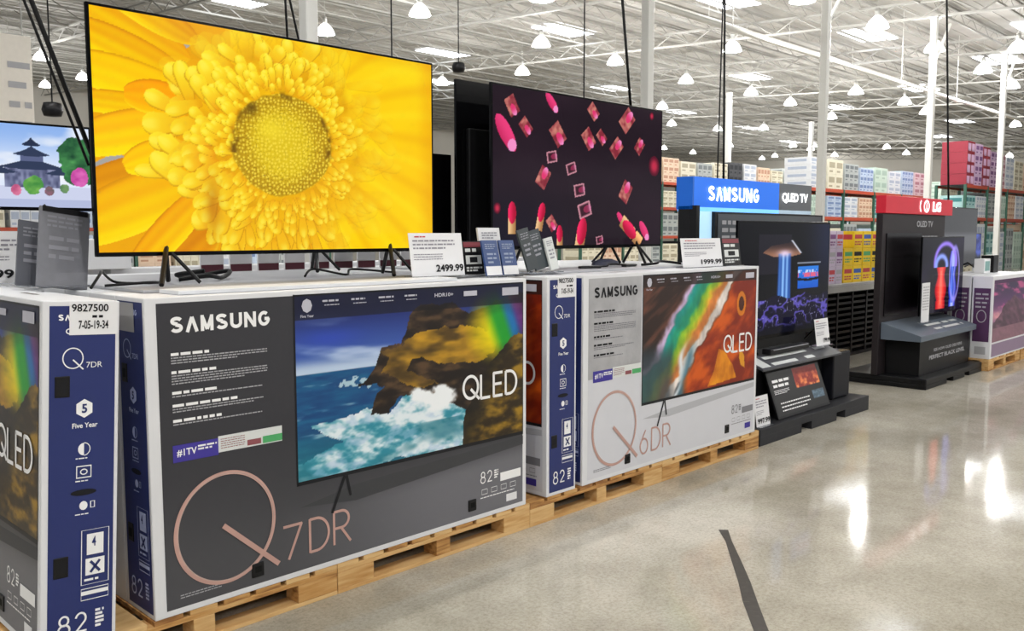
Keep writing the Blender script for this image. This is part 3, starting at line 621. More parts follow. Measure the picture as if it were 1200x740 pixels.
# ------------------------------------------------------------------ television cartons
CARD = mat('white_carton_board', 'dcdde0', .5, vary=.03, scale=3, bump=.05)
CARDG = mat('dark_grey_print', '37373c', .5, vary=.05, scale=2)
CARDS = mat('silver_wrap_print', 'a9a9ac', .28, vary=.3, scale=7, bump=.6)
CARDW = mat('pale_print', 'cfd0d6', .45, vary=.03)
NAVY = mat('navy_print', '1c2a66', .45, vary=.05, scale=2)
ROSE = mat('rose_gold_foil', 'cda59c', .3, metal=.35, vary=.12, scale=12)
GREYINK = mat('grey_ink', 'a9a9ad', .6); VIOLET = mat('violet_sticker', '3a2f92', .5); GREEN = mat('green_sticker', '4aa564', .5); REDM = mat('red_sticker', 'c03a40', .5)
PALEV = mat('pale_sticker', 'd5d8d6', .5); SHADOWP = mat('soft_grey_print', '2e2f33', .5, vary=.1); STANDINK = mat('stand_print', '1b1c20', .4)
NAVYINK = mat('pale_blue_ink', 'aeb8dc', .5)
rs = random.Random(3)
def end_print(t, F, D, dark=False):
    s = D / .26; n = MB(); patch(n, F, .022, D - .014, .02, 1.215, .0008); n.build('end_panel', NAVY, t)
    ink = MB(); c = D * .5 + .01
    block_word(ink, F, 'SAMSUNG', .05 * s, .2 * s, 1.165, 1.186); word(ink, F, 'QLED', .075 * s, .15 * s, 1.115, 1.138, .02)
    stroke(ink, F, arc(.10 * s, 1.035, .033, .035, 0, 360, 30), .004, closed=False); stroke(ink, F, [(.10 * s, 1.03), (.135 * s, .995)], .005); word(ink, F, '7DR', .145 * s, .20 * s, 1.0, 1.02)
    hexg = [(c + .031 * math.sin(R(60 * k)), .858 + .033 * math.cos(R(60 * k))) for k in range(6)]; ink.quad([F(u, z, .002) for u, z in hexg])
    word(ink, F, 'Five Year', c - .04, c + .045, .79, .808, .02)
    for z in (.715, .635): 
        if z > .7: ink.quad([F(c + .02 * math.cos(R(a)), z + .022 * math.sin(R(a)), .002) for a in range(90, 271, 20)]); stroke(ink, F, arc(c, z, .02, .022, 90, -90, 12), .003)
        else: stroke(ink, F, [(c - .024, z - .02), (c + .024, z - .02), (c + .024, z + .02), (c - .024, z + .02)], .005, closed=True); stroke(ink, F, arc(c, z, .011, .009, 0, 360, 14), .004)
        microprint(ink, F, c - .028, c + .03, z - .03, 1, .004, .003, rnd=rs)
    ink.quad([F(c + .014 * math.cos(R(a)), .515 + .016 * math.sin(R(a)), .002) for a in range(0, 360, 30)]); stroke(ink, F, [(c + .024, .505), (c + .037, .505), (c + .037, .527), (c + .024, .527)], .004, closed=True); microprint(ink, F, c - .028, c + .03, .487, 1, .004, .003, rnd=rs)
    u0, u1 = .135 * s, .24 * s - .01
    for a, b in ((.175, .215), (.23, .425)):
        stroke(ink, F, [(u0, a), (u1, a), (u1, b), (u0, b)], .003, closed=True)
    patch(ink, F, u0 + .018, u1 - .018, .335, .41, .002); patch(ink, F, u0 + .014, u1 - .014, .262, .322, .002); patch(ink, F, u0, u1, .192, .206, .002)
    microprint(ink, F, u0 + .01, u1 - .01, .25, 1, .008, .003, rnd=rs)
    thin_text(ink, F, '82', .055 * s, .065, .068, .007); microprint(ink, F, .185 * s, .215 * s, .135, 5, .009, .005, rnd=rs)
    ink.build('end_lettering', WINK if not dark else NAVYINK, t)
    k = MB(); um = (u0 + u1) / 2; word(k, F, '5', c - .009, c + .009, .842, .874, .03, .0035); stroke(k, F, [(um - .016, .272), (um + .016, .312)], .009, .0035); stroke(k, F, [(um - .016, .312), (um + .016, .272)], .009, .0035)
    word(k, F, '4', um - .012, um + .002, .365, .40, .02, .0035); k.build('end_icons', NAVY, t)
    sl = MB()
    sl.quad([F(c + .044 * math.cos(R(a)), .562 + .011 * math.sin(R(a)), .002) for a in range(0, 360, 24)]); sl.build('hand_slot', INK, t)
    for z in (.90, .27):
        b = MB(); g = lambda u, w, e: F(u, w, e)
        p = [(.04 * s, z), (.092 * s, z), (.092 * s, z + .075), (.04 * s, z + .075)]
        b.add([F(u, w, -.02) for u, w in p] + [F(u, w, .003) for u, w in p], [(4, 5, 6, 7), (0, 1, 5, 4), (1, 2, 6, 5), (2, 3, 7, 6), (3, 0, 4, 7)])
        b.build('hand_hole_grip', BLACK, t, .004)
        m = MB(); p2 = [(.052 * s, z + .02), (.08 * s, z + .02), (.08 * s, z + .055), (.052 * s, z + .055)]; m.quad([F(u, w, .0035) for u, w in p2]); m.build('hand_hole', INK, t)
def make_carton(style, W=2.05, D=.255, H=1.232, full_art=True):
    t = thing('television_carton', '', 'box')
    MB().box(0, W, 0, D, 0, H).build('carton', CARD, t, .004)
    F = front(); rsb = W / 2.05
    lid = MB()
    for a, b in ((W * .2, W * .2 + .16), (W * .7, W * .7 + .16)):
        lid.quad([(a, D * .5 - .012, H + .001), (b, D * .5 - .012, H + .001), (b + .01, D * .5, H + .001), (b, D * .5 + .012, H + .001), (a, D * .5 + .012, H + .001), (a - .01, D * .5, H + .001)])
    lid.build('top_slot', mat('slot_shadow', '6a625c', .8), t)
    if not full_art: return t
    dark = style == 'dark'
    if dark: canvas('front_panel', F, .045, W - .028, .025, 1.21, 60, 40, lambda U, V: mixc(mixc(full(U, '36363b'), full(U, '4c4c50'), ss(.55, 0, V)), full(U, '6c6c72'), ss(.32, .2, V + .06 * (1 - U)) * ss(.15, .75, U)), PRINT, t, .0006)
    else: p = MB(); patch(p, F, .045, W - .03, .025, 1.21, .0006); p.build('front_panel', CARDW, t)
    if not dark: p = MB(); patch(p, F, .045, .56, .62, 1.21, .0009); p.build('silver_panel', CARDS, t)
    x0, x1 = (.63, W - .026) if dark else (.575, W - .035)
    art_ = canvas('printed_picture', F, x0, x1, .405, 1.212, 300 if dark else 240, 170 if dark else 140, paint_coast if dark else paint_canyon, PRINT, t, .0014)
    fr = MB(); e = .0019
    patch(fr, F, x0 - .004, x0 + .004, .395, 1.215, e); patch(fr, F, x0, x1, .395, .412, e); patch(fr, F, x1 - .004, x1, .395, 1.212, e); patch(fr, F, x0, x1, 1.206, 1.214, e)
    fr.build('picture_frame_line', STANDINK, art_)
    sh = MB()
    sh.quad([F(x0 + .01, .30, .0012), F(x0 + .3, .27, .0012), F(x1, .34, .0012), F(x1, .385, .0012), F(x0 + .3, .345, .0012)]) if dark else sh.quad([F(x0 + .01, .31, .0012), F(x0 + .3, .285, .0012), F(x1, .345, .0012), F(x1, .38, .0012), F(x0 + .3, .335, .0012)])
    sh.build('printed_shadow', mat('printed_shadow_dark', '36373b', .5) if dark else mat('printed_shadow_pale', 'b2b3b8', .5), t)
    lg = MB(); stroke(lg, F, [(x0 + .24, .395), (x0 + .17, .24)], .014, .003); stroke(lg, F, [(x0 + .25, .395), (x0 + .27, .30)], .013, .003); lg.build('printed_stand', STANDINK, t)
    wm = MB(); block_word(wm, F, 'SAMSUNG', .095, .515, 1.095, 1.157); wm.build('brand_lettering', WINK if dark else INK, t)
    inkm = GREYINK if dark else mat('faded_print', '7d7d82', .6)
    mp = MB(); hd = MB(); z = 1.02
    for rows, u in ((3, .5), (4, .5), (1, .5), (2, .48), (1, .48)):
        microprint(hd, F, .095, .095 + rs.uniform(.16, .30), z, 1, .011, .003, rnd=rs); z -= .017
        z = microprint(mp, F, .095, u, z, rows, .0045, .0055, rnd=rs) - .022
    microprint(mp, F, .10, .30, .075, 2, .004, .006, rnd=rs)
    hd.build('heading_print', WINK if dark else INK, t); mp.build('small_print', inkm, t)
    st = MB(); patch(st, F, .09, .275, .598, .665, .002); vs_ = st.build('violet_sticker', VIOLET, t)
    s2 = MB(); patch(s2, F, .275, .56, .607, .672, .002); s2.build('pale_sticker', PALEV, t)
    s3 = MB(); patch(s3, F, .47, .56, .611, .64, .0026); s3.build('green_sticker', GREEN, t)
    s4 = MB(); word(s4, F, '#1TV', .105, .185, .618, .648, .02, .003); microprint(s4, F, .19, .268, .652, 2, .007, .005, .003, rnd=rs); s4.build('sticker_lettering', WINK, vs_)
    s5 = MB(); patch(s5, F, .40, .462, .613, .636, .0026); microprint(s5, F, .285, .39, .66, 5, .003, .006, .0026, rnd=rs); s5.build('sticker_print', mat('sticker_ink', '8a4a50', .6), t)
    q = MB(); stroke(q, F, arc(.30, .298, .212, .222, 0, 360, 90), .016, .003); q.build('q_ring', ROSE, t)
    q = MB(); stroke(q, F, arc(.303, .300, .206, .217, 0, 360, 90), .003, .0036); q.build('q_ring_highlight', mat('foil_highlight', 'e6c8c0', .25, metal=.4), t)
    q = MB(); stroke(q, F, [(.285, .308), (.53, .085)], .021, .0042); q.build('q_tail', ROSE, t)
    q = MB()
    thin_text(q, F, '7' if dark else '6', .555, .088, .148, .012); thin_text(q, F, 'D', .675, .09, .15, .012); thin_text(q, F, 'R', .80, .092, .152, .012)
    q.build('model_lettering', ROSE, t)
    ql = MB(); thin_text(ql, F, 'QLED', x1 - .435, .628, .125, .015, .85, .004); ql.build('picture_lettering', WINK, art_)
    hb = MB(); word(hb, F, 'Five Year', x0 + .03, x0 + .095, 1.115, 1.127, .02, .004)
    hb.quad([F(x0 + .062 + .026 * math.sin(R(45 * k)), 1.165 + .03 * math.cos(R(45 * k)), .004) for k in range(8)])
    for k in range(4): microprint(hb, F, x0 + .14 + k * .15, x0 + .24 + k * .15, 1.185, 1, .008, .004, .004, rnd=rs); microprint(hb, F, x0 + .15 + k * .15, x0 + .23 + k * .15, 1.165, 1, .004, .004, .004, rnd=rs)
    word(hb, F, 'HDR10+', x1 - .62, x1 - .50, 1.165, 1.183, .02, .004); patch(hb, F, x1 - .43, x1 - .34, 1.16, 1.185, .004); patch(hb, F, x1 - .16, x1 - .04, 1.15, 1.19, .004)
    hb.build('banner_print', mat('banner_ink', 'b9b9c4', .6), art_)
    sp = MB(); u = W - .345; thin_text(sp, F, '82', u, .185, .058, .006); patch(sp, F, u + .145, u + .30, .17, .215, .0022)
    for k in range(4): stroke(sp, F, [(u + .01 + k * .07, .125), (u + .05 + k * .07, .125), (u + .05 + k * .07, .15), (u + .01 + k * .07, .15)], .003, .0022, closed=True)
    microprint(sp, F, u, u + .3, .11, 1, .005, .004, rnd=rs); microprint(sp, F, u + .10, u + .13, .24, 4, .008, .004, rnd=rs)
    sp.build('size_print', WINK if dark else inkm, t); sq = MB(); patch(sq, F, u + .19, u + .27, .05, .09, .002); sq.build('corner_label', PAPER if dark else VIOLET, t)
    for ux in (.405, W - .43):
        b = MB(); pp = [(ux, .055), (ux + .055, .055), (ux + .055, .115), (ux, .115)]
        b.add([F(a, c, -.02) for a, c in pp] + [F(a, c, .006) for a, c in pp], [(4, 5, 6, 7), (0, 1, 5, 4), (1, 2, 6, 5), (2, 3, 7, 6), (3, 0, 4, 7)]); b.build('hand_hole_grip', BLACK, t, .004)
        m = MB(); patch(m, F, ux + .013, ux + .042, .075, .1, .0065); m.build('hand_hole', mat('hole_dark', '060607', .8), t)
    end_print(t, left_end(D), D, True); end_print(t, right_end(W), D)
    return t
def carton_at(c, loc, rz, lab, grp=None):
    c.location = loc; c.rotation_euler = (0, 0, rz); c['label'] = lab
    if grp: c['group'] = grp
    return c
TOPZ = .139
dark0 = make_carton('dark'); carton_at(dark0, (1.385, 3.234, TOPZ), 0, 'dark grey carton facing us with cliff picture and rose gold Q ring')
pale0 = make_carton('pale', W=2.005, D=.25); carton_at(pale0, (3.912, 3.234, TOPZ), 0, 'silver and white carton with orange canyon picture and thin Q ring')
dark1 = copy_tree(dark0); carton_at(dark1, (.963, 3.19 + 2.05, TOPZ + .0145), R(-90), 'leftmost carton, navy end with a white date label, leaning on its neighbour'); dark1.rotation_euler = (R(-3), 0, R(-90))
pale1 = copy_tree(pale0); carton_at(pale1, (3.60, 3.234 + 2.005, TOPZ), R(-90), 'narrow navy carton end between the dark and the silver cartons')
# paper date labels stuck on the carton ends (parts of the cartons)
def date_label(t, F, D, s1, s2):
    p = MB(); patch(p, F, .085, D - .008, 1.115, 1.23, .003); p.build('date_label', PAPER, t)
    k = MB(); word(k, F, s1, .092, .215, 1.195, 1.222, .02, .0042); word(k, F, s2, .115, .215, 1.135, 1.165, .02, .0042); microprint(k, F, .16, .215, 1.183, 1, .009, .003, .0042, rnd=rs); k.build('date_lettering', INK, t)
date_label(dark1, right_end(2.05), .255, '9827500', '7-05-19-34')
date_label(pale1, right_end(2.005), .25, '9827500', '7-05-19-34')
lab0 = MB(); patch(lab0, left_end(.255), .03, .17, 1.10, 1.21, .003); lab0.build('grey_label', mat('shaded_label', '9a9a9c', .6), dark0)
# plain cartons filling the pallets behind
plain = make_carton('dark', full_art=False); n_ = 0
for xx, ww in ((1.385, 1), (3.912, .978)):
    for k in range(1, 8):
        c = plain if n_ == 0 else copy_tree(plain); n_ += 1
        carton_at(c, (xx, 3.234 + .262 * k, TOPZ), 0, 'plain white carton, %s behind the %s printed carton, only its top showing' % (ORD[k - 1], 'dark cliff' if xx < 2 else 'silver canyon'), 'white cartons behind the front row'); c.scale.x = ww
for k in range(3):
    c = copy_tree(plain); carton_at(c, (.3 + 2.1 * k, 6.1, TOPZ), 0, '%s white carton in the second row behind the televisions' % ['left', 'middle', 'right'][k], 'second row cartons')
    for xx in (.3 + 2.1 * k, 1.2 + 2.1 * k):
        p = copy_tree(pal0); p.location = (xx, 5.95, 0); p.scale.x = .67; p['label'] = 'pine pallet under the %s second row carton, %s end, hidden' % (['left', 'middle', 'right'][k], 'left' if xx == .3 + 2.1 * k else 'right'); p['group'] = 'second row pallets'
TOP = TOPZ + 1.232

# grey sheets lying on the cartons
SHEET = mat('grey_sheet', 'a8a9ae', .45, vary=.15, scale=3); SHEETW = mat('white_foam_sheet', 'd4d6da', .5, vary=.08, scale=4)
def sheet(name, lab, cat, x0, x1, y0, y1, th, m, rz=0):
    o = MB().box(x0, x1, y0, y1, 0, th).build(name, m, None, .002); o.location.z = TOP + .0015; tag(o, lab, cat); return o
sheet('backing_sheet', 'long grey sheet on the cartons under the flower television', 'sheet', 1.5, 3.42, 3.50, 4.85, .012, SHEET)
sheet('backing_sheet', 'grey sheet on the cartons under the lipstick television', 'sheet', 3.70, 5.88, 3.46, 4.85, .012, SHEET)
sheet('foam_sheet', 'white sheet along the front edge below the flower television', 'sheet', 1.55, 3.0, 3.30, 3.47, .016, SHEETW)
ST = TOP + .0135

# ------------------------------------------------------------------ televisions
def make_tv(label, W, H, loc, rz, fn, nu, nv, gap, bez=.012, feet=True, screen=SCREEN, depth=.045, footx=.30, name='television', cat='television'):
    t = thing(name, label, cat, loc, rz)
    MB().box(0, W, 0, depth * .45, gap, gap + H).build('bezel', BLACKG, t, .003)
    MB().box(.08, W - .08, depth * .45, depth * 1.3, gap + .05, gap + H * .72).build('rear_housing', BLACK, t, .008)
    if fn: canvas('screen', front(0), bez, W - bez, gap + bez * 1.5, gap + H - bez, nu, nv, fn, screen, t, .0012)
    else: bx('screen', BLACKG, (bez, W - bez, -.0012, .002, gap + bez * 1.5, gap + H - bez), t)
    if feet:
        for sx in (footx, W - footx):
            f = MB(); f.tube([(sx, .01, gap + .04), (sx - .10, -.15, .0115)], .011, 6); f.tube([(sx, .02, gap + .04), (sx + .08, .18, .0115)], .011, 6); f.tube([(sx, .02, gap + .04), (sx + .12, -.05, .0095)], .009, 6) if gap > .08 else None
            f.build('foot', BLACK, t)
    return t
make_tv('huge television showing a yellow flower close up', 1.816, 1.019, (1.42, 3.75, ST), 0, paint_flower, 460, 260, 1.513 - ST)
make_tv('large television showing red lipsticks on a dark ground', 1.78, 1.0, (3.79, 3.86, ST), 0, paint_lipsticks, 340, 190, 1.513 - ST, screen=SCREEN_DIM)
make_tv('dark television back standing behind the lipstick television', 1.85, 1.06, (5.61, 4.16, ST), R(180), None, 2, 2, 1.50 - ST)
make_tv('smaller dark television between the flower and lipstick televisions', 1.25, .62, (2.72, 4.42, ST), 0, None, 2, 2, 1.505 - ST, footx=.2)
st = MB().box(1.0, 2.5, 6.0, 6.5, TOP + .001, TOP + .2).build('flat_carton', CARD, None, .004); tag(st, 'flat white carton under the garden television', 'box')
make_tv('television at left edge showing a pagoda garden', .98, .555, (1.36, 6.22, TOP + .201), R(-2), paint_garden, 200, 120, 1.755 - TOP - .2, bez=.014)

# ------------------------------------------------------------------ price signs, cards and leaflets
CLEAR = mat('clear_acrylic', 'e6eaf0', .08, alpha=.1)
def lean(deg): return Matrix.Rotation(R(-deg), 4, 'X')
def price_sign(lab, W, H, loc, rz, price, u0=.45, redw=True, face=None):
    t = thing('price_sign', lab, 'sign', loc, rz)
    M = lean(8)
    MB().box(0, W, 0, .003, .004, H, M=M).build('sign_card', PAPER, t)
    MB().box(-.002, W + .002, -.03, .06, 0, .004).build('holder_base', CLEAR, t)
    F0 = front(); F = lambda u, w_, e: tuple(M @ Vector(F0(u, w_, e)))
    k = MB(); word(k, F, price, W * u0, W * .98, H * .10, H * .27, .03); k.build('price_lettering', INK, t)
    s = MB(); microprint(s, F, W * .06, W * .85, H * .84, 3, H * .035, H * .05, .002, rnd=rs); microprint(s, F, W * .06, W * .6, H * .52, 3, H * .02, H * .035, .002, rnd=rs)
    s.build('sign_print', mat('sign_grey_ink', '8d8a94', .6), t)
    r_ = MB(); microprint(r_, F, W * .1, W * .4, H * .93, 1, H * .03, .01, .002, rnd=rs); r_.build('red_heading', REDM, t)
    return t
def red_card(lab, W, H, loc, rz=0):
    t = thing('info_card', lab, 'card', loc, rz); M = lean(8); F0 = front(); F = lambda u, w_, e: tuple(M @ Vector(F0(u, w_, e)))
    MB().box(0, W, 0, .003, .004, H, M=M).build('card', BLACK, t); MB().box(0, W, -.02, .05, 0, .004).build('holder_base', CLEAR, t)
    a = MB(); patch(a, F, W * .04, W * .96, H * .82, H * .97, .001); a.build('red_band', mat('dark_red_band', '7c2230', .5), t)
    b = MB(); patch(b, F, W * .1, W * .9, H * .32, H * .58, .001); microprint(b, F, W * .1, W * .9, H * .78, 1, H * .1, .01, .0015, rnd=rs); microprint(b, F, W * .1, W * .9, H * .24, 2, H * .05, H * .03, .001, rnd=rs); b.build('white_print', PALEV, t)
    c = MB(); patch(c, F, W * .3, W * .68, H * .37, H * .53, .002); c.build('picture_print', INK, t)
    return t
price_sign('white price sign reading 2499.99 right of the flower television', .36, .225, (2.85, 3.47, TOP + .017), 0, '2499.99')
red_card('smaller black card with red band by the 2499.99 sign', .145, .185, (3.24, 3.50, ST))
price_sign('white price sign reading 1999.99 right of the lipstick television', .51, .205, (5.165, 3.39, TOP + .001), 0, '1999.99')
red_card('wider black card with red band, right of the 1999.99 sign', .25, .205, (5.69, 3.39, TOP + .001))
price_sign('white price sign reading 2999.99 at the far left edge', .30, .235, (1.10, 4.36, ST + .002), 0, '2999.99', .1)
red_card('small black card with red band at far left, below the garden television', .085, .16, (1.41, 4.40, ST))
BLUEC = mat('leaflet_blue', '1f3f78', .4)
def leaflet(lab, W, H, loc, rz, m, tilt=14, roll=0, foot=None, grp=None):
    t = thing('leaflet_holder', lab, 'leaflet holder', loc, rz, grp); M = Matrix.Rotation(R(roll), 4, 'Y') @ lean(tilt)
    F0 = front(); F = lambda u, w_, e: tuple(M @ Vector(F0(u, w_, e)))
    MB().box(0, W, 0, .012, .01, H, M=M).build('leaflet', m, t); MB().box(0, W, -.03, .07, 0, .006).build('holder_base', CLEAR, t)
    if foot: a = MB(); patch(a, F, 0, W, .012, H * .3, .001); a.build('price_strip', PAPER, t)
    b = MB(); microprint(b, F, W * .15, W * .85, H * .9, 3, H * .025, H * .03, .002, rnd=rs); microprint(b, F, W * .2, W * .8, H * .65, 3, H * .05, H * .06, .002, rnd=rs); b.build('leaflet_print', mat('leaflet_ink', '8d9ab4', .5) if m is BLUEC else mat('leaflet_grey_ink', '8b8c94', .5), t)
    return t
leaflet('left one of the two blue leaflets before the lipstick television', .115, .205, (3.31, 3.40, TOP + .002), 0, BLUEC, foot=True)
leaflet('right one of the two blue leaflets before the lipstick television', .115, .205, (3.44, 3.40, TOP + .002), 0, BLUEC, foot=True)
leaflet('white leaflet fanned out behind the blue leaflets', .17, .26, (3.42, 3.55, ST), 0, PAPER, 10)
leaflet('dark leaflet leaning left beside the blue leaflets', .09, .25, (3.655, 3.42, ST), 0, mat('leaflet_dark', '2c3438', .4), 10, -13)
leaflet('dark green leaflet leaning left at the fan middle', .11, .24, (3.755, 3.45, ST), 0, mat('leaflet_green', '243036', .4), 10, -13)
leaflet('pale narrow leaflet at the right of the leaflet fan', .07, .2, (3.86, 3.43, ST), 0, PALEV, 10, -10)
GL = mat('grey_leaflet', '77787f', .4, vary=.15, scale=20)
lf = leaflet('grey leaflet stack nearest the flower television at left', .20, .35, (1.235, 3.90, TOP + .016), 0, GL, 12, 9)
MB().box(.01, .19, -.004, .013, .33, .352, M=Matrix.Rotation(R(9), 4, 'Y') @ lean(12)).build('header_strip', BLACK, lf)
leaflet('grey leaflet stack half hidden behind another at left', .12, .29, (1.20, 4.04, ST + .004), 0, mat('grey_leaflet_dark', '5c5e66', .4), 12, 9)
# row of small tags along the back edge, under the flower television
for k in range(9):
    x = 2.50 + k * .19
    t = thing('shelf_tag', 'small white and maroon tag, %s from left under the flower television' % ORD[k], 'tag', (x, 5.02, TOP), 0, 'row of small tags behind the flower television')
    bx('tag_card', PAPER, (0, .15, 0, .01, 0, .115), t); bx('maroon_foot', mat('maroon', '5a2230', .5), (.004, .146, -.002, .0, .004, .05), t)
# cables and remote controls on top of the cartons
CAB = mat('black_cable', '0c0c0e', .5)
def cable(lab, pts, r=.006):
    P = []
    for i in range(len(pts) - 1):
        p0 = Vector(pts[max(i - 1, 0)]); p1 = Vector(pts[i]); p2 = Vector(pts[i + 1]); p3 = Vector(pts[min(i + 2, len(pts) - 1)])
        for k in range(8):
            t = k / 8; P.append(.5 * ((2 * p1) + (p2 - p0) * t + (2 * p0 - 5 * p1 + 4 * p2 - p3) * t * t + (3 * p1 - p0 - 3 * p2 + p3) * t ** 3))
    P.append(Vector(pts[-1])); o = MB().tube(P, r, 7).build('power_cable', CAB, smooth=True); tag(o, lab, 'cable')
z = ST + .008
cable('black cable looping on the carton beside the left foot of the flower television', [(1.36, 3.66, z), (1.42, 3.72, z + .05), (1.50, 3.9, z + .05), (1.6, 4.0, z), (1.72, 3.85, z), (1.62, 3.72, z + .01), (1.46, 3.78, z)])
cable('thick black cable coil under the flower television', [(1.86, 3.95, z + .005), (1.98, 3.90, z + .02), (2.1, 4.0, z + .005), (2.2, 4.12, z + .03), (2.06, 4.2, z + .005), (1.92, 4.1, z + .02), (2.0, 3.98, z + .04)], .011)
cable('black cable curled near the right foot of the flower television', [(2.5, 3.9, z), (2.62, 4.0, z + .03), (2.75, 3.9, z), (2.9, 4.05, z + .02), (3.1, 3.95, z)])
cable('dark cable lying before the lipstick television', [(4.5, 3.70, z), (4.66, 3.66, z), (4.76, 3.70, z + .01), (4.98, 3.66, z), (5.04, 3.72, z)])
cable('slack cable behind the 1999.99 sign', [(5.0, 3.62, z + .002), (5.12, 3.58, z + .01), (5.26, 3.64, z + .02), (5.42, 3.58, z + .002)], .009)
def remote(lab, x, y, rz):
    t = thing('remote_control', lab, 'remote', (x, y, ST), rz); bx('remote_body', BLACK, (0, .16, 0, .038, 0, .016), t, .006)
    b = MB()
    for k in range(4): b.box(.02 + k * .032, .04 + k * .032, .01, .028, .016, .0175)
    b.build('buttons', DGREY, t)
remote('black remote control lying left of the 1999.99 sign', 4.80, 3.60, .2); remote('black remote lying under the lipstick television', 4.35, 3.62, -.3)
bag = MB().lathe([(0, .045), (.05, .042), (.1, .025), (.11, .0)], 14, (0, 0, 0)).build('cable_bag', mat('dark_blue_bag', '23253a', .6, bump=.4), smooth=True); bag.location = (5.02, 3.95, ST); bag.scale = (1.2, .7, 1); tag(bag, 'crumpled dark blue bag behind the remote control', 'bag')
# hanging black cables from the ceiling
def drop(lab, a, b, r=.012, sag=0.0):
    A, B = Vector(a), Vector(b); P = [A.lerp(B, k / 12) + Vector((sag * math.sin(math.pi * k / 12), 0, 0)) for k in range(13)]
    o = MB().tube(P, r, 7).build('hanging_cable', CAB, smooth=True); tag(o, lab, 'cable')
drop('thick black cable slanting down behind the flower television at left', (-.15, 3.9, 6.6), (1.49, 3.9, 1.9), .010)
drop('thin black cable slanting beside the thicker one at left', (-.12, 4.02, 6.6), (1.50, 4.0, 1.9), .006)
drop('black cable dropping behind the top edge of the flower television', (1.35, 3.95, 7.3), (2.57, 3.95, 2.4), .006, .0)
drop('second black cable dropping behind the flower television top', (2.3, 3.97, 7.3), (2.48, 3.97, 2.4), .006)
drop('curved black cable dropping to the lipstick television', (4.75, 4.1, 8.4), (5.50, 4.1, 2.55), .011, -.05)
drop('black power drop hanging left of the blue header', (8.0, 4.9, 8.6), (8.19, 4.9, 1.9), .012)
drop('thinner black drop beside the power drop', (8.35, 5.0, 8.6), (8.22, 5.0, 1.9), .008)
drop('black drop hanging beside the fourth column to the red header display', (11.9, 4.25, 8.7), (12.95, 4.25, 2.0), .013)
drop('thin rod hanging above the lipstick television', (5.55, 4.6, 8.8), (5.55, 4.6, 2.5), .006)
drop('thin rod left of the lipstick television', (4.1, 5.2, 8.8), (4.1, 5.2, 2.4), .006)
for x, y, z, lab in ((6.58, 7.2, 3.38, 'round black speaker hanging above the gap between the televisions'), (2.42, 7.1, 2.52, 'small round black speaker hanging at upper left')):
    t = thing('ceiling_speaker', lab, 'speaker', (x, y, z)); MB().lathe([(0, -.05), (.06, -.045), (.075, 0), (.06, .05), (0, .06)], 14).build('body', BLACK, t, smooth=True); MB().tube([(0, 0, .05), (0, 0, ceil_z(y) - z - .1)], .006, 5).build('cord', CAB, t)

# ------------------------------------------------------------------ display with the blue header
t = thing('demo_display', 'black demo display with glowing blue header and grey panel', 'display', (6.35, 3.95, .0))
GREYHD = mat('grey_header', '5d6268', .5)
bx('back_panel', BLACK, (0, 2.15, .16, .28, .13, 1.84), t, .004); bx('side_panel', BLACK, (0, .05, .10, .16, .13, 1.84), t)
bx('header_end', mat('header_blue_end', '0a50a8', .4, emit=.5), (0, .02, .14, .30, 1.81, 2.08), t)
bx('header_face', mat('header_blue', '0f5fc8', .35, emit=.75), (.02, 1.48, .14, .30, 1.83, 2.08), t)
bx('header_glow', mat('header_blue_glow', '6fb4ff', .3, emit=1.0), (.02, 1.48, .138, .30, 1.795, 1.829), t)
bx('header_grey', GREYHD, (1.48, 2.15, .14, .30, 1.83, 2.08), t); bx('header_grey_glow', mat('header_grey_glow', '9fb4c4', .3, emit=.5), (1.48, 2.15, .138, .30, 1.795, 1.829), t)
bx('light_column', mat('light_column_glow', 'a9d0ee', .3, emit=.75), (.02, .30, .14, .159, 1.2, 1.794), t)
F = front(.14); LIT = mat('lit_letters', 'ffffff', .3, emit=1.7, vary=0)
k = MB(); block_word(k, F, 'SAMSUNG', .22, 1.08, 1.885, 2.01, .26, .012); k.build('header_lettering', LIT, t); k = MB(); word(k, F, 'QLED TV', 1.52, 2.05, 1.895, 1.995, .04, .012); k.build('grey_header_lettering', LIT, t)
bx('display_board', mat('board_grey', '4a5056', .4), (.34, 2.3, .10, .139, 1.2, 1.775), t); bx('board_frame', BLACK, (.30, 2.34, .105, .145, 1.17, 1.79), t)
k = MB(); microprint(k, front(.10), .40, .80, 1.72, 4, .035, .03, .003, rnd=rs); k.build('board_print', GREYINK, t)
make_tv('television showing a blue light beam over purple rocks', 1.64, .975, (6.24, 3.60, .62), 0, paint_beam, 240, 150, .115, bez=.02, screen=SCREEN_DIM, footx=.15)
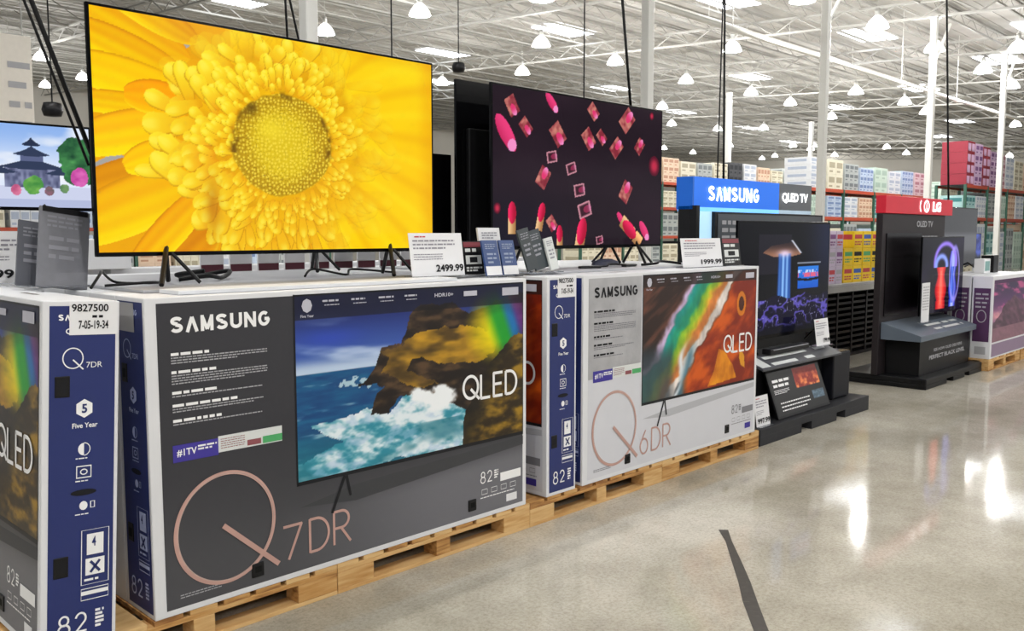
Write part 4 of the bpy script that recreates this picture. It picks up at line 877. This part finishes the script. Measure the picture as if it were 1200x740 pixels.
# plastic base
t = thing('display_pallet', 'black plastic pallet base under the blue header display', 'pallet', (6.03, 3.25, 0)); L = 2.0
b = MB()
for x0, x1 in ((0, .68), (.86, 1.33), (1.5, L)): b.box(x0, x1, 0, 1.1, 0, .07)
b.build('pallet_foot', DGREY, t, .003); bx('pallet_deck', DGREY, (0, L, 0, 1.1, .068, .13), t, .004)
t = thing('demo_ledge', 'black ledge with printed feature strip below the light beam television', 'ledge', (6.2, 3.36, .13))
MB().add([(0, .12, 0), (1.33, .12, 0), (1.33, .42, 0), (0, .42, 0), (0, .12, .42), (1.33, .12, .42), (1.33, .42, .485), (0, .42, .485)], [(0, 1, 5, 4), (1, 2, 6, 5), (2, 3, 7, 6), (3, 0, 4, 7), (4, 5, 6, 7), (0, 3, 2, 1)]).build('ledge_body', BLACK, t, .004)
MB().add([(.0, -.03, .43), (1.40, -.03, .43), (1.40, .14, .50), (.0, .14, .50), (.0, -.03, .415), (1.40, -.03, .415), (1.40, .14, .485), (.0, .14, .485)], [(0, 1, 2, 3), (4, 5, 6, 7), (0, 1, 5, 4), (1, 2, 6, 5), (2, 3, 7, 6), (3, 0, 4, 7)]).build('feature_strip', mat('strip_grey', '45474c', .35), t)
sp_ = lambda u, w_, e: (u, -.03 + w_ * .17, .43 + w_ * .07 + e)
k = MB(); patch(k, sp_, .02, .16, .1, .9, .002); microprint(k, sp_, .22, 1.3, .85, 2, .22, .3, .002, rnd=rs); k.build('strip_print', PALEV, t)
t = thing('info_easel', 'leaning black information panel with red picture on the black base', 'sign', (6.44, 3.312, .137)); M = Matrix.Rotation(R(-20), 4, 'X') @ Matrix.Identity(4)
F0 = front(); F = lambda u, w_, e: tuple(M @ Vector(F0(u, w_, e)))
MB().box(0, .92, 0, .015, .0, .42, M=M).build('easel_board', BLACK, t); canvas('easel_print', F, .02, .90, .02, .40, 90, 45, paint_panel, PRINT, t, .001)
k = MB(); microprint(k, F, .06, .40, .31, 1, .022, .01, .002, rnd=rs); microprint(k, F, .06, .34, .27, 1, .022, .01, .002, rnd=rs); microprint(k, F, .10, .6, .12, 3, .01, .02, .002, rnd=rs); microprint(k, F, .05, .3, .225, 3, .005, .008, .002, rnd=rs); k.build('easel_lettering', WINK, t)
t = thing('subwoofer', 'black upright box speaker on the right of the black base', 'speaker', (7.56, 3.33, .13)); bx('cabinet', mat('dark_navy_cabinet', '15161d', .45), (0, .34, .05, .40, .008, .42), t, .012); bx('top_cap', BLACKG, (.005, .335, .055, .395, .42, .424), t)
for x in (.03, .31):
    for y in (.08, .37): bx('rubber_foot', BLACK, (x - .015, x + .015, y - .015, y + .015, 0, .008), t)
price_sign('white price sign on the right end of the ledge below the beam television', .26, .235, (7.30, 3.42, .632), 0, '1799.99', .5)
price_sign('white price card low down beside the silver carton edge', .21, .235, (6.07, 3.30, .131), 0, '997.99', .1)
t = thing('sound_bar', 'slim silver trimmed sound bar under the beam television', 'sound bar', (6.32, 3.42, .632)); bx('bar_body', BLACK, (.2, .88, .02, .10, 0, .045), t, .008); bx('silver_trim', mat('silver_trim', 'b9bcc4', .3, metal=.8), (.24, .84, .012, .021, .034, .040), t)

# ------------------------------------------------------------------ display with the red header
t = thing('demo_tower', 'tall black demo tower with red header at right', 'display', (9.38, 3.72, .11))
PAN = mat('charcoal_panel', '2a2527', .4, vary=.06)
bx('tower_body', PAN, (0, 1.86, 0, .07, 0, 1.71), t, .006); bx('header', mat('red_header', 'b3182a', .35, emit=.35), (-.01, 2.01, -.03, .075, 1.711, 1.895), t, .004)
bx('dark_door', mat('door_black', '141114', .25), (.10, 1.1, -.012, 0, .62, 1.50), t)
F = front(-.03); k = MB(); word(k, F, 'LG', 1.33, 1.60, 1.745, 1.86, .06, .006); k.build('header_lettering', LIT, t)
k = MB(); stroke(k, F, arc(1.14, 1.803, .075, .06, 0, 360, 24), .02, .006); stroke(k, F, [(1.14, 1.84), (1.14, 1.77), (1.18, 1.77)], .016, .006); stroke(k, F, arc(.98, 1.803, .04, .06, 100, 260, 10), .02, .006); k.build('header_emblem', LIT, t)
k = MB(); word(k, front(0), 'OLED TV', .95, 1.45, 1.57, 1.64, .03, .004); k.build('tower_lettering', GREYINK, t)
k = MB(); microprint(k, front(0), 1.05, 1.75, 1.47, 1, .022, .02, .003, rnd=rs); k.build('small_lettering', GREYINK, t)
make_tv('television showing glowing red and blue bottles', 1.34, .86, (9.92, 3.50, .672), 0, paint_bottles, 200, 120, .04, bez=.012, screen=SCREEN_DIM, feet=False)
t = thing('display_pallet', 'low black base under the red header display', 'pallet', (9.42, 3.23, 0))
b = MB()
for x0, x1 in ((0, .62), (.82, 1.2), (1.35, 1.79)): b.box(x0, x1, 0, .9, 0, .05)
b.build('pallet_foot', BLACK, t, .008); bx('pallet_deck', BLACK, (0, 1.79, 0, .9, .05, .11), t, .01)
t = thing('display_plinth', 'black plinth with sloped grey top below the bottle television', 'plinth', (9.52, 3.32, .11))
bx('plinth_body', BLACK, (.05, 1.62, .04, .395, 0, .38), t, .004)
MB().add([(-.10, -.02, .38), (1.66, -.02, .38), (1.66, .395, .38), (-.10, .395, .38), (-.10, -.02, .44), (1.66, -.02, .44), (1.66, .395, .56), (-.10, .395, .56)], [(0, 1, 5, 4), (1, 2, 6, 5), (2, 3, 7, 6), (3, 0, 4, 7), (4, 5, 6, 7), (0, 3, 2, 1)]).build('sloped_top', mat('slate_grey', '5c6672', .45), t, .004)
k = MB(); word(k, front(.04), 'SEE HOW OLED DELIVERS', .45, 1.35, .23, .262, .02, .004); word(k, front(.04), 'PERFECT BLACK LEVEL', .32, 1.45, .15, .195, .03, .004); k.build('plinth_lettering', GREYINK, t)
stp = lambda u, w_, e: (u, -.02 + w_ * .415, .44 + w_ * .12 + e); k = MB(); microprint(k, stp, .55, 1.5, .5, 2, .10, .14, .003, rnd=rs); k.build('top_print', PALEV, t)
t = thing('price_sign', 'tall narrow white sign left of the bottle television', 'sign', (9.80, 3.44, .66)); bx('sign_card', PAPER, (0, .22, 0, .006, 0, .42), t); k = MB(); microprint(k, front(), .02, .2, .38, 9, .012, .018, .002, rnd=rs); k.build('sign_print', GREYINK, t); bx('holder_base', CLEAR, (-.01, .24, -.03, .05, -.004, 0), t)
# televisions and cartons at the far right
make_tv('dark television standing beyond the red header display', 1.25, .74, (11.45, 3.80, 1.135), 0, lambda U, V: mixc(mixc(full(U, '15151a'), full(U, '6d6e74'), ss(.62, .5, V)), full(U, '17171c'), ss(.3, .1, V)), 40, 30, .06, screen=paint_mat('idle_screen_reflection', emit=.5, rough=.1), feet=True)  # the grey reflection on the switched-off screen is painted in and glows
PK = mat('purple_side_print', '4c2a52', .5, vary=.15)
def peak_carton(lab, loc, rz, W=1.7, D=.22, H=.97):
    t = thing('television_carton', lab, 'box', loc, rz); MB().box(0, W, 0, D, 0, H).build('carton', CARD, t, .004)
    canvas('printed_picture', front(), .05, W - .03, .19, H - .05, 120, 70, paint_peaks, PRINT, t, .001)
    k = MB(); patch(k, front(), .05, W - .03, .02, .17, .001); k.build('lower_band', mat('mauve_band', '8e7a92', .5), t)
    k = MB(); patch(k, front(), .05, W - .03, H - .09, H - .045, .002); k.build('upper_band', PK, t)
    for Fx, nm in ((left_end(D), 'end_panel'),):
        k = MB(); patch(k, Fx, .02, D - .02, .2, H - .14, .001); k.build(nm, PK, t); k = MB(); microprint(k, Fx, .04, D - .04, H - .2, 4, .02, .03, .002, rnd=rs); stroke(k, Fx, arc(D / 2, .5, .05, .07, 0, 360, 16), .01); patch(k, Fx, .05, D - .05, .05, .14, .002); k.build('end_print', GREYINK, t)
    return t
pc = peak_carton('carton with purple mountain picture at the right edge', (11.27, 3.17, .139), 0)
for k, lab in ((1, 'purple ended carton directly behind the mountain carton'), (2, 'rear purple ended carton beside the red header display')):
    c = copy_tree(pc); c.location.y += .235 * k; c['label'] = lab
c = copy_tree(pc); c.location = (13.05, 3.17, .139); c['label'] = 'second mountain carton farther along, out past the right edge'
for k in range(2):
    for r_ in (0,):
        p = copy_tree(pal0); p.location = (11.25 + 1.3 * k, 3.17 + 1.0 * r_, 0); p['label'] = ['pine pallet under the mountain carton at the right edge', 'pine pallet past the right edge of the picture'][k] if r_ == 0 else 'hidden pine pallet behind the mountain carton pallet'; p['group'] = 'right hand pallets'
make_tv('small television with a blue picture above the mountain carton', .66, .42, (12.75, 3.95, 1.13), 0, paint_bluescreen, 60, 40, .06, feet=True, footx=.15)
t = thing('sound_bar_carton', 'small pale box standing on the mountain carton', 'box', (12.05, 3.50, 1.11)); bx('carton', PAPER, (0, .24, 0, .12, 0, .18), t, .003); bx('printed_panel', mat('teal_print', '7fa8a4', .5), (.03, .21, -.002, 0, .03, .15), t)
t = thing('speaker_box', 'small dark box beside the pale one at right', 'box', (12.42, 3.50, 1.11)); bx('carton', BLACK, (0, .2, 0, .15, 0, .22), t, .003); bx('printed_panel', DGREY, (.02, .18, -.002, 0, .03, .19), t)

# ------------------------------------------------------------------ black crates with yellow goods between the displays
CR = mat('crate_black', '17171a', .5)
t = thing('crate_bay', 'tall black slatted merchandiser between the two demo displays', 'merchandiser', (10.55, 4.9, 0))
bx('back_board', CR, (0, 1.9, .9, .94, .04, .93), t); bx('floor_board', CR, (0, 1.9, 0, .94, 0, .04), t)
for x in (-.02, 1.901): bx('side_board', CR, (x, x + .018, 0, .94, 0, .93), t)
for x in (0, .45, .9, 1.35, 1.86): bx('post', CR, (x, x + .04, 0, .04, .04, .93), t)
for k in range(11): bx('slat', CR, (.04, 1.86, .01, .03, .09 + k * .075, .12 + k * .075), t)
bx('worktop', mat('white_top', 'd8dadc', .5), (-.03, 1.95, -.04, .96, .93, .965), t, .004); bx('price_rail', PALEV, (0, 1.9, -.05, -.041, .86, .93), t)
YEL = mat('yellow_carton', 'f2cc0a', .5, vary=.08); 
def small_box(name, lab, loc, dims, m, band, grp=None, cat='box'):
    t = thing(name, lab, cat, loc, 0, grp); W, D, H = dims; bx('carton', m, (0, W, 0, D, 0, H), t, .004)
    k = MB(); patch(k, front(), W * .08, W * .92, H * .55, H * .8, .001); microprint(k, front(), W * .1, W * .9, H * .4, 2, H * .08, H * .06, .001, rnd=rs); patch(k, left_end(D), D * .1, D * .9, H * .5, H * .8, .001); k.build('printed_band', band, t); return t
bands = [REDM, GREEN, mat('blue_band', '2f58b0', .5), INK]
for j in range(3):
    for i in range(4):
        if j == 2 and i == 0: continue
        small_box('yellow_box', 'yellow printed box, %s from left in the %s row of the yellow stack' % (ORD[i - (1 if j == 2 else 0)], ['bottom', 'middle', 'top'][j]), (11.22 + i * .29, 4.93, .966 + j * .225), (.27, .25, .222), YEL, bands[(i * 2 + j) % 4], 'yellow boxes on the white worktop')
for j in range(3):
    for i in range(3):
        small_box('lilac_box', 'pale lilac box left of the yellow stack, %s column, %s row' % (['left', 'middle', 'right'][i], ['bottom', 'middle', 'top'][j]), (10.58 + i * .205, 4.93, .966 + j * .225), (.19, .3, .222), mat('lilac_card', 'c9bcd0', .5), [mat('purple_band', '7b4a80', .5), REDM, GREYINK][(i + j) % 3], 'lilac boxes on the white worktop')
bx('crate', CR, (0, .01, 0, .01, 0, .01)) and None
bpy.data.objects.remove(bpy.data.objects['crate'])

# ------------------------------------------------------------------ pallet racks in the distance
GRNP = mat('rack_green', '2f5a4a', .5); ORG = mat('rack_orange', 'b5482c', .5); DKP = mat('rack_dark', '22252a', .5)
def rack(lab, x0, nb, bay, y, levels, D=1.1):
    t = thing('pallet_rack', lab, 'rack', (x0, y, 0)); top = levels[-1]
    for k in range(nb + 1):
        for yy in (0, D): bx('upright', GRNP, (k * bay - .05, k * bay + .05, yy - .05, yy + .05, 0, top), t)
    for z in levels:
        for k in range(nb):
            for yy in (0, D): bx('beam', ORG, (k * bay + .05, (k + 1) * bay - .05, yy - .03, yy + .03, z - .12, z), t)
            bx('shelf_deck', DKP, (k * bay + .05, (k + 1) * bay - .05, .03, D - .03, z - .03, z - .005), t)
    return t
# each load is one pallet load of goods: its own thing
PAL_COLS = {'mint': ('c3d6ca', '9fb8ac'), 'white': ('dcdfe4', 'a9b4c8'), 'blue': ('bccbe0', '6f86b4'), 'peach': ('e0c6ae', 'b88a70'), 'cream': ('ddd8c4', 'a8a088'), 'pink': ('d8c0c4', 'a8707c'), 'grey': ('aeb4b4', '6c7478'), 'teal': ('a9cfd0', '3f8488'), 'red': ('93283a', '6a1626'), 'berry': ('8e1e32', 'd8b4d6'), 'lilac': ('cfb4d2', '7a4a84'), 'dark': ('3a3c42', '20232a'), 'green': ('8fb098', '4f7860')}
rr_ = random.Random(5)
LOADM = {}
def load(colr, loc, W, D, H, lab, grp, nx=3, nz=3, cat='box stack'):
    t = thing('goods_stack', lab, cat, (loc[0], loc[1], loc[2] + .004), 0, grp); a, b = PAL_COLS[colr]; ma = mat('goods_' + colr, a, .5, vary=.08); mb_ = mat('goods_print_' + colr, b, .5)
    dx, dz = W / nx, H / nz; key = (colr, round(dx, 2), round(D, 2), round(dz, 2))
    if key not in LOADM:
        g = MB().box(.006, dx - .006, 0, D - .03, 0, dz - .006); me = g.mesh('carton', ma); me.materials.append(mb_)
        p = MB(); patch(p, front(), .12 * dx, .88 * dx, (.1 if colr == 'berry' else .42) * dz, .80 * dz, .004); patch(p, front(), .15 * dx, .6 * dx, .12 * dz, .25 * dz, .004)
        if colr != 'berry': patch(p, lambda u, w_, e: (.006 - e, D - u, w_), D * .15, D * .85, .4 * dz, .75 * dz, .004)
        n0 = len(g.f); g.add(p.v, p.f); me = bpy.data.meshes.new('carton'); me.from_pydata(g.v, [], g.f); me.materials.append(ma); me.materials.append(mb_)
        bm = bmesh.new(); bm.from_mesh(me); bm.faces.ensure_lookup_table()
        for f in bm.faces[n0:]: f.material_index = 1
        bmesh.ops.recalc_face_normals(bm, faces=bm.faces[:n0]); bm.to_mesh(me); bm.free(); LOADM[key] = me
    for i in range(nx):
        for j in range(nz):
            o = link(bpy.data.objects.new('carton', LOADM[key]), t); o.location = (i * dx, .015 + rr_.uniform(0, .014), j * dz)
CNAME = {'mint': 'mint green', 'white': 'white', 'blue': 'pale blue', 'peach': 'peach', 'cream': 'cream', 'pink': 'pink', 'grey': 'grey', 'teal': 'teal', 'red': 'dark red', 'lilac': 'lilac', 'berry': 'dark red and lilac', 'dark': 'dark', 'green': 'green'}
def fill(x0, nb, bay, y, levels, names, where, seq, top_h=1.05, floor_load=True):
    zs = ([0.0] if floor_load else []) + levels; i = 0
    for li, z in enumerate(zs):
        hmax = (zs[li + 1] - z - .25) if li + 1 < len(zs) else top_h
        for k in range(nb):
            for s in (0, 1):
                c = seq[i % len(seq)]; i += 1; W = bay / 2 - .16; H = hmax * rr_.choice((1, .92, .84))
                load(c, (x0 + k * bay + .08 + s * bay / 2, y - .02, z), W, 1.0, H, '%s cartons, %s of the %s, %s from left' % (CNAME[c], names[li], where, ORD[k * 2 + s]), '%s cartons on the %s' % (CNAME[c], where), rr_.choice((2, 3, 4)), rr_.choice((2, 3, 4)))
rack('pallet rack with orange beams behind the yellow boxes', 29.3, 4, 2.75, 14.2, [2.2, 3.2])
fill(29.3, 4, 2.75, 14.2, [2.2, 3.2], ['bottom', 'middle level', 'top level'], 'rack behind the yellow boxes', ['white', 'cream', 'grey', 'blue', 'mint', 'white', 'blue', 'pink', 'mint', 'blue', 'white', 'peach', 'teal', 'cream', 'white', 'mint'])
rack('pallet rack with orange beams at right behind the last column', 38.1, 6, 2.75, 11.9, [2.25, 3.55])
fill(38.1, 6, 2.75, 11.9, [2.25], ['bottom', 'middle level'], 'rack at the right', ['cream', 'white', 'teal', 'white', 'grey', 'mint', 'peach', 'white', 'pink', 'cream'])
RX = [38.15, 39.15, 40.15, 41.15, 42.2, 43.3, 44.6, 46.0, 47.6, 49.2, 50.8]
for k, (c, H) in enumerate((('berry', 1.72), ('lilac', 1.68), ('berry', 1.62), ('lilac', 1.5), ('pink', 1.45), ('white', 1.4), ('cream', 1.3), ('peach', 1.2), ('peach', 1.2), ('mint', 1.2))):
    load(c, (RX[k], 11.88, 3.55), RX[k + 1] - RX[k] - .08, 1.0, H, ['tall dark red sided carton stack at the left end of the right rack', 'lilac carton stack next to the dark red stack', 'red and lilac carton stack second beyond the dark red end stack', 'third lilac carton stack on the right rack', 'pink carton stack left of the rightmost column', 'white carton stack behind the rightmost column', 'cream stack right of the last column', 'peach stack on the right rack near the edge', 'peach stack at the picture edge', 'mint stack past the picture edge'][k], 'stacks on top of the right rack', 2, 4)
rack('far pallet rack above the blue header', 27.0, 9, 2.75, 22.5, [1.5, 2.75, 3.85])
fill(27.0, 9, 2.75, 22.5, [1.5, 2.75, 3.85], ['bottom', 'lower level', 'upper level', 'top level'], 'far rack above the blue header', ['cream', 'peach', 'cream', 'grey', 'cream', 'dark', 'white', 'peach', 'cream', 'grey', 'white', 'cream', 'grey', 'cream', 'peach', 'mint', 'white', 'red', 'lilac'], top_h=1.15)
rack('distant pallet rack at the far left behind the garden television', 8.0, 5, 2.75, 32, [1.8, 3.3])
fill(8.0, 5, 2.75, 32, [1.8, 3.3], ['bottom', 'middle', 'top'], 'distant rack at left', ['cream', 'white', 'blue', 'grey', 'peach'])
rack('distant pallet rack beyond the right rack', 52, 6, 2.75, 17.5, [2.2, 3.5]); fill(52, 6, 2.75, 17.5, [2.2, 3.5], ['bottom', 'middle', 'top'], 'distant rack at right', ['mint', 'cream', 'white', 'teal', 'grey', 'peach'])
t = thing('hanging_banner', 'large cream hanging board at upper left behind the cable', 'banner', (7.2, 26, 4.5)); bx('board', mat('banner_cream', 'e6e0d6', .6), (-1.6, 1.2, 0, .05, 0, 2.3), t)
bx('edge_band', mat('banner_peach', 'd8b8a4', .6), (-.35, -.05, -.01, 0, 0, 2.3), t)
for x in (-1.4, 1.0): MB().tube([(x, .02, 2.3), (x, .02, ceil_z(26) - 4.6)], .02, 5).build('hanger', GALV, t)
k = MB(); microprint(k, front(), .6, 1.15, 1.6, 4, .16, .35, .01, rnd=rs); k.build('banner_print', GREYINK, t)

# ------------------------------------------------------------------ marks on the floor
tp = mat('worn_black_tape', '4a4642', .7, vary=.3, scale=30)
mb = MB(); A = [(4.175, 2.455), (4.03, 2.335), (3.80, 2.155), (3.60, 2.0), (3.42, 1.87), (3.15, 1.66), (2.9, 1.45)]
P = [Vector((x, y, .0012)) for x, y in A]; wds = (.026, .017, .024, .028, .032, .03, .032)
for i in range(len(P) - 1):
    d = (P[i + 1] - P[i]).normalized(); n = Vector((-d.y, d.x, 0)); mb.quad([P[i] - n * wds[i], P[i + 1] - n * wds[i + 1], P[i + 1] + n * wds[i + 1], P[i] + n * wds[i]])
o = mb.build('floor_tape', tp); tag(o, 'worn dark strip of tape stuck on the concrete floor', 'tape')
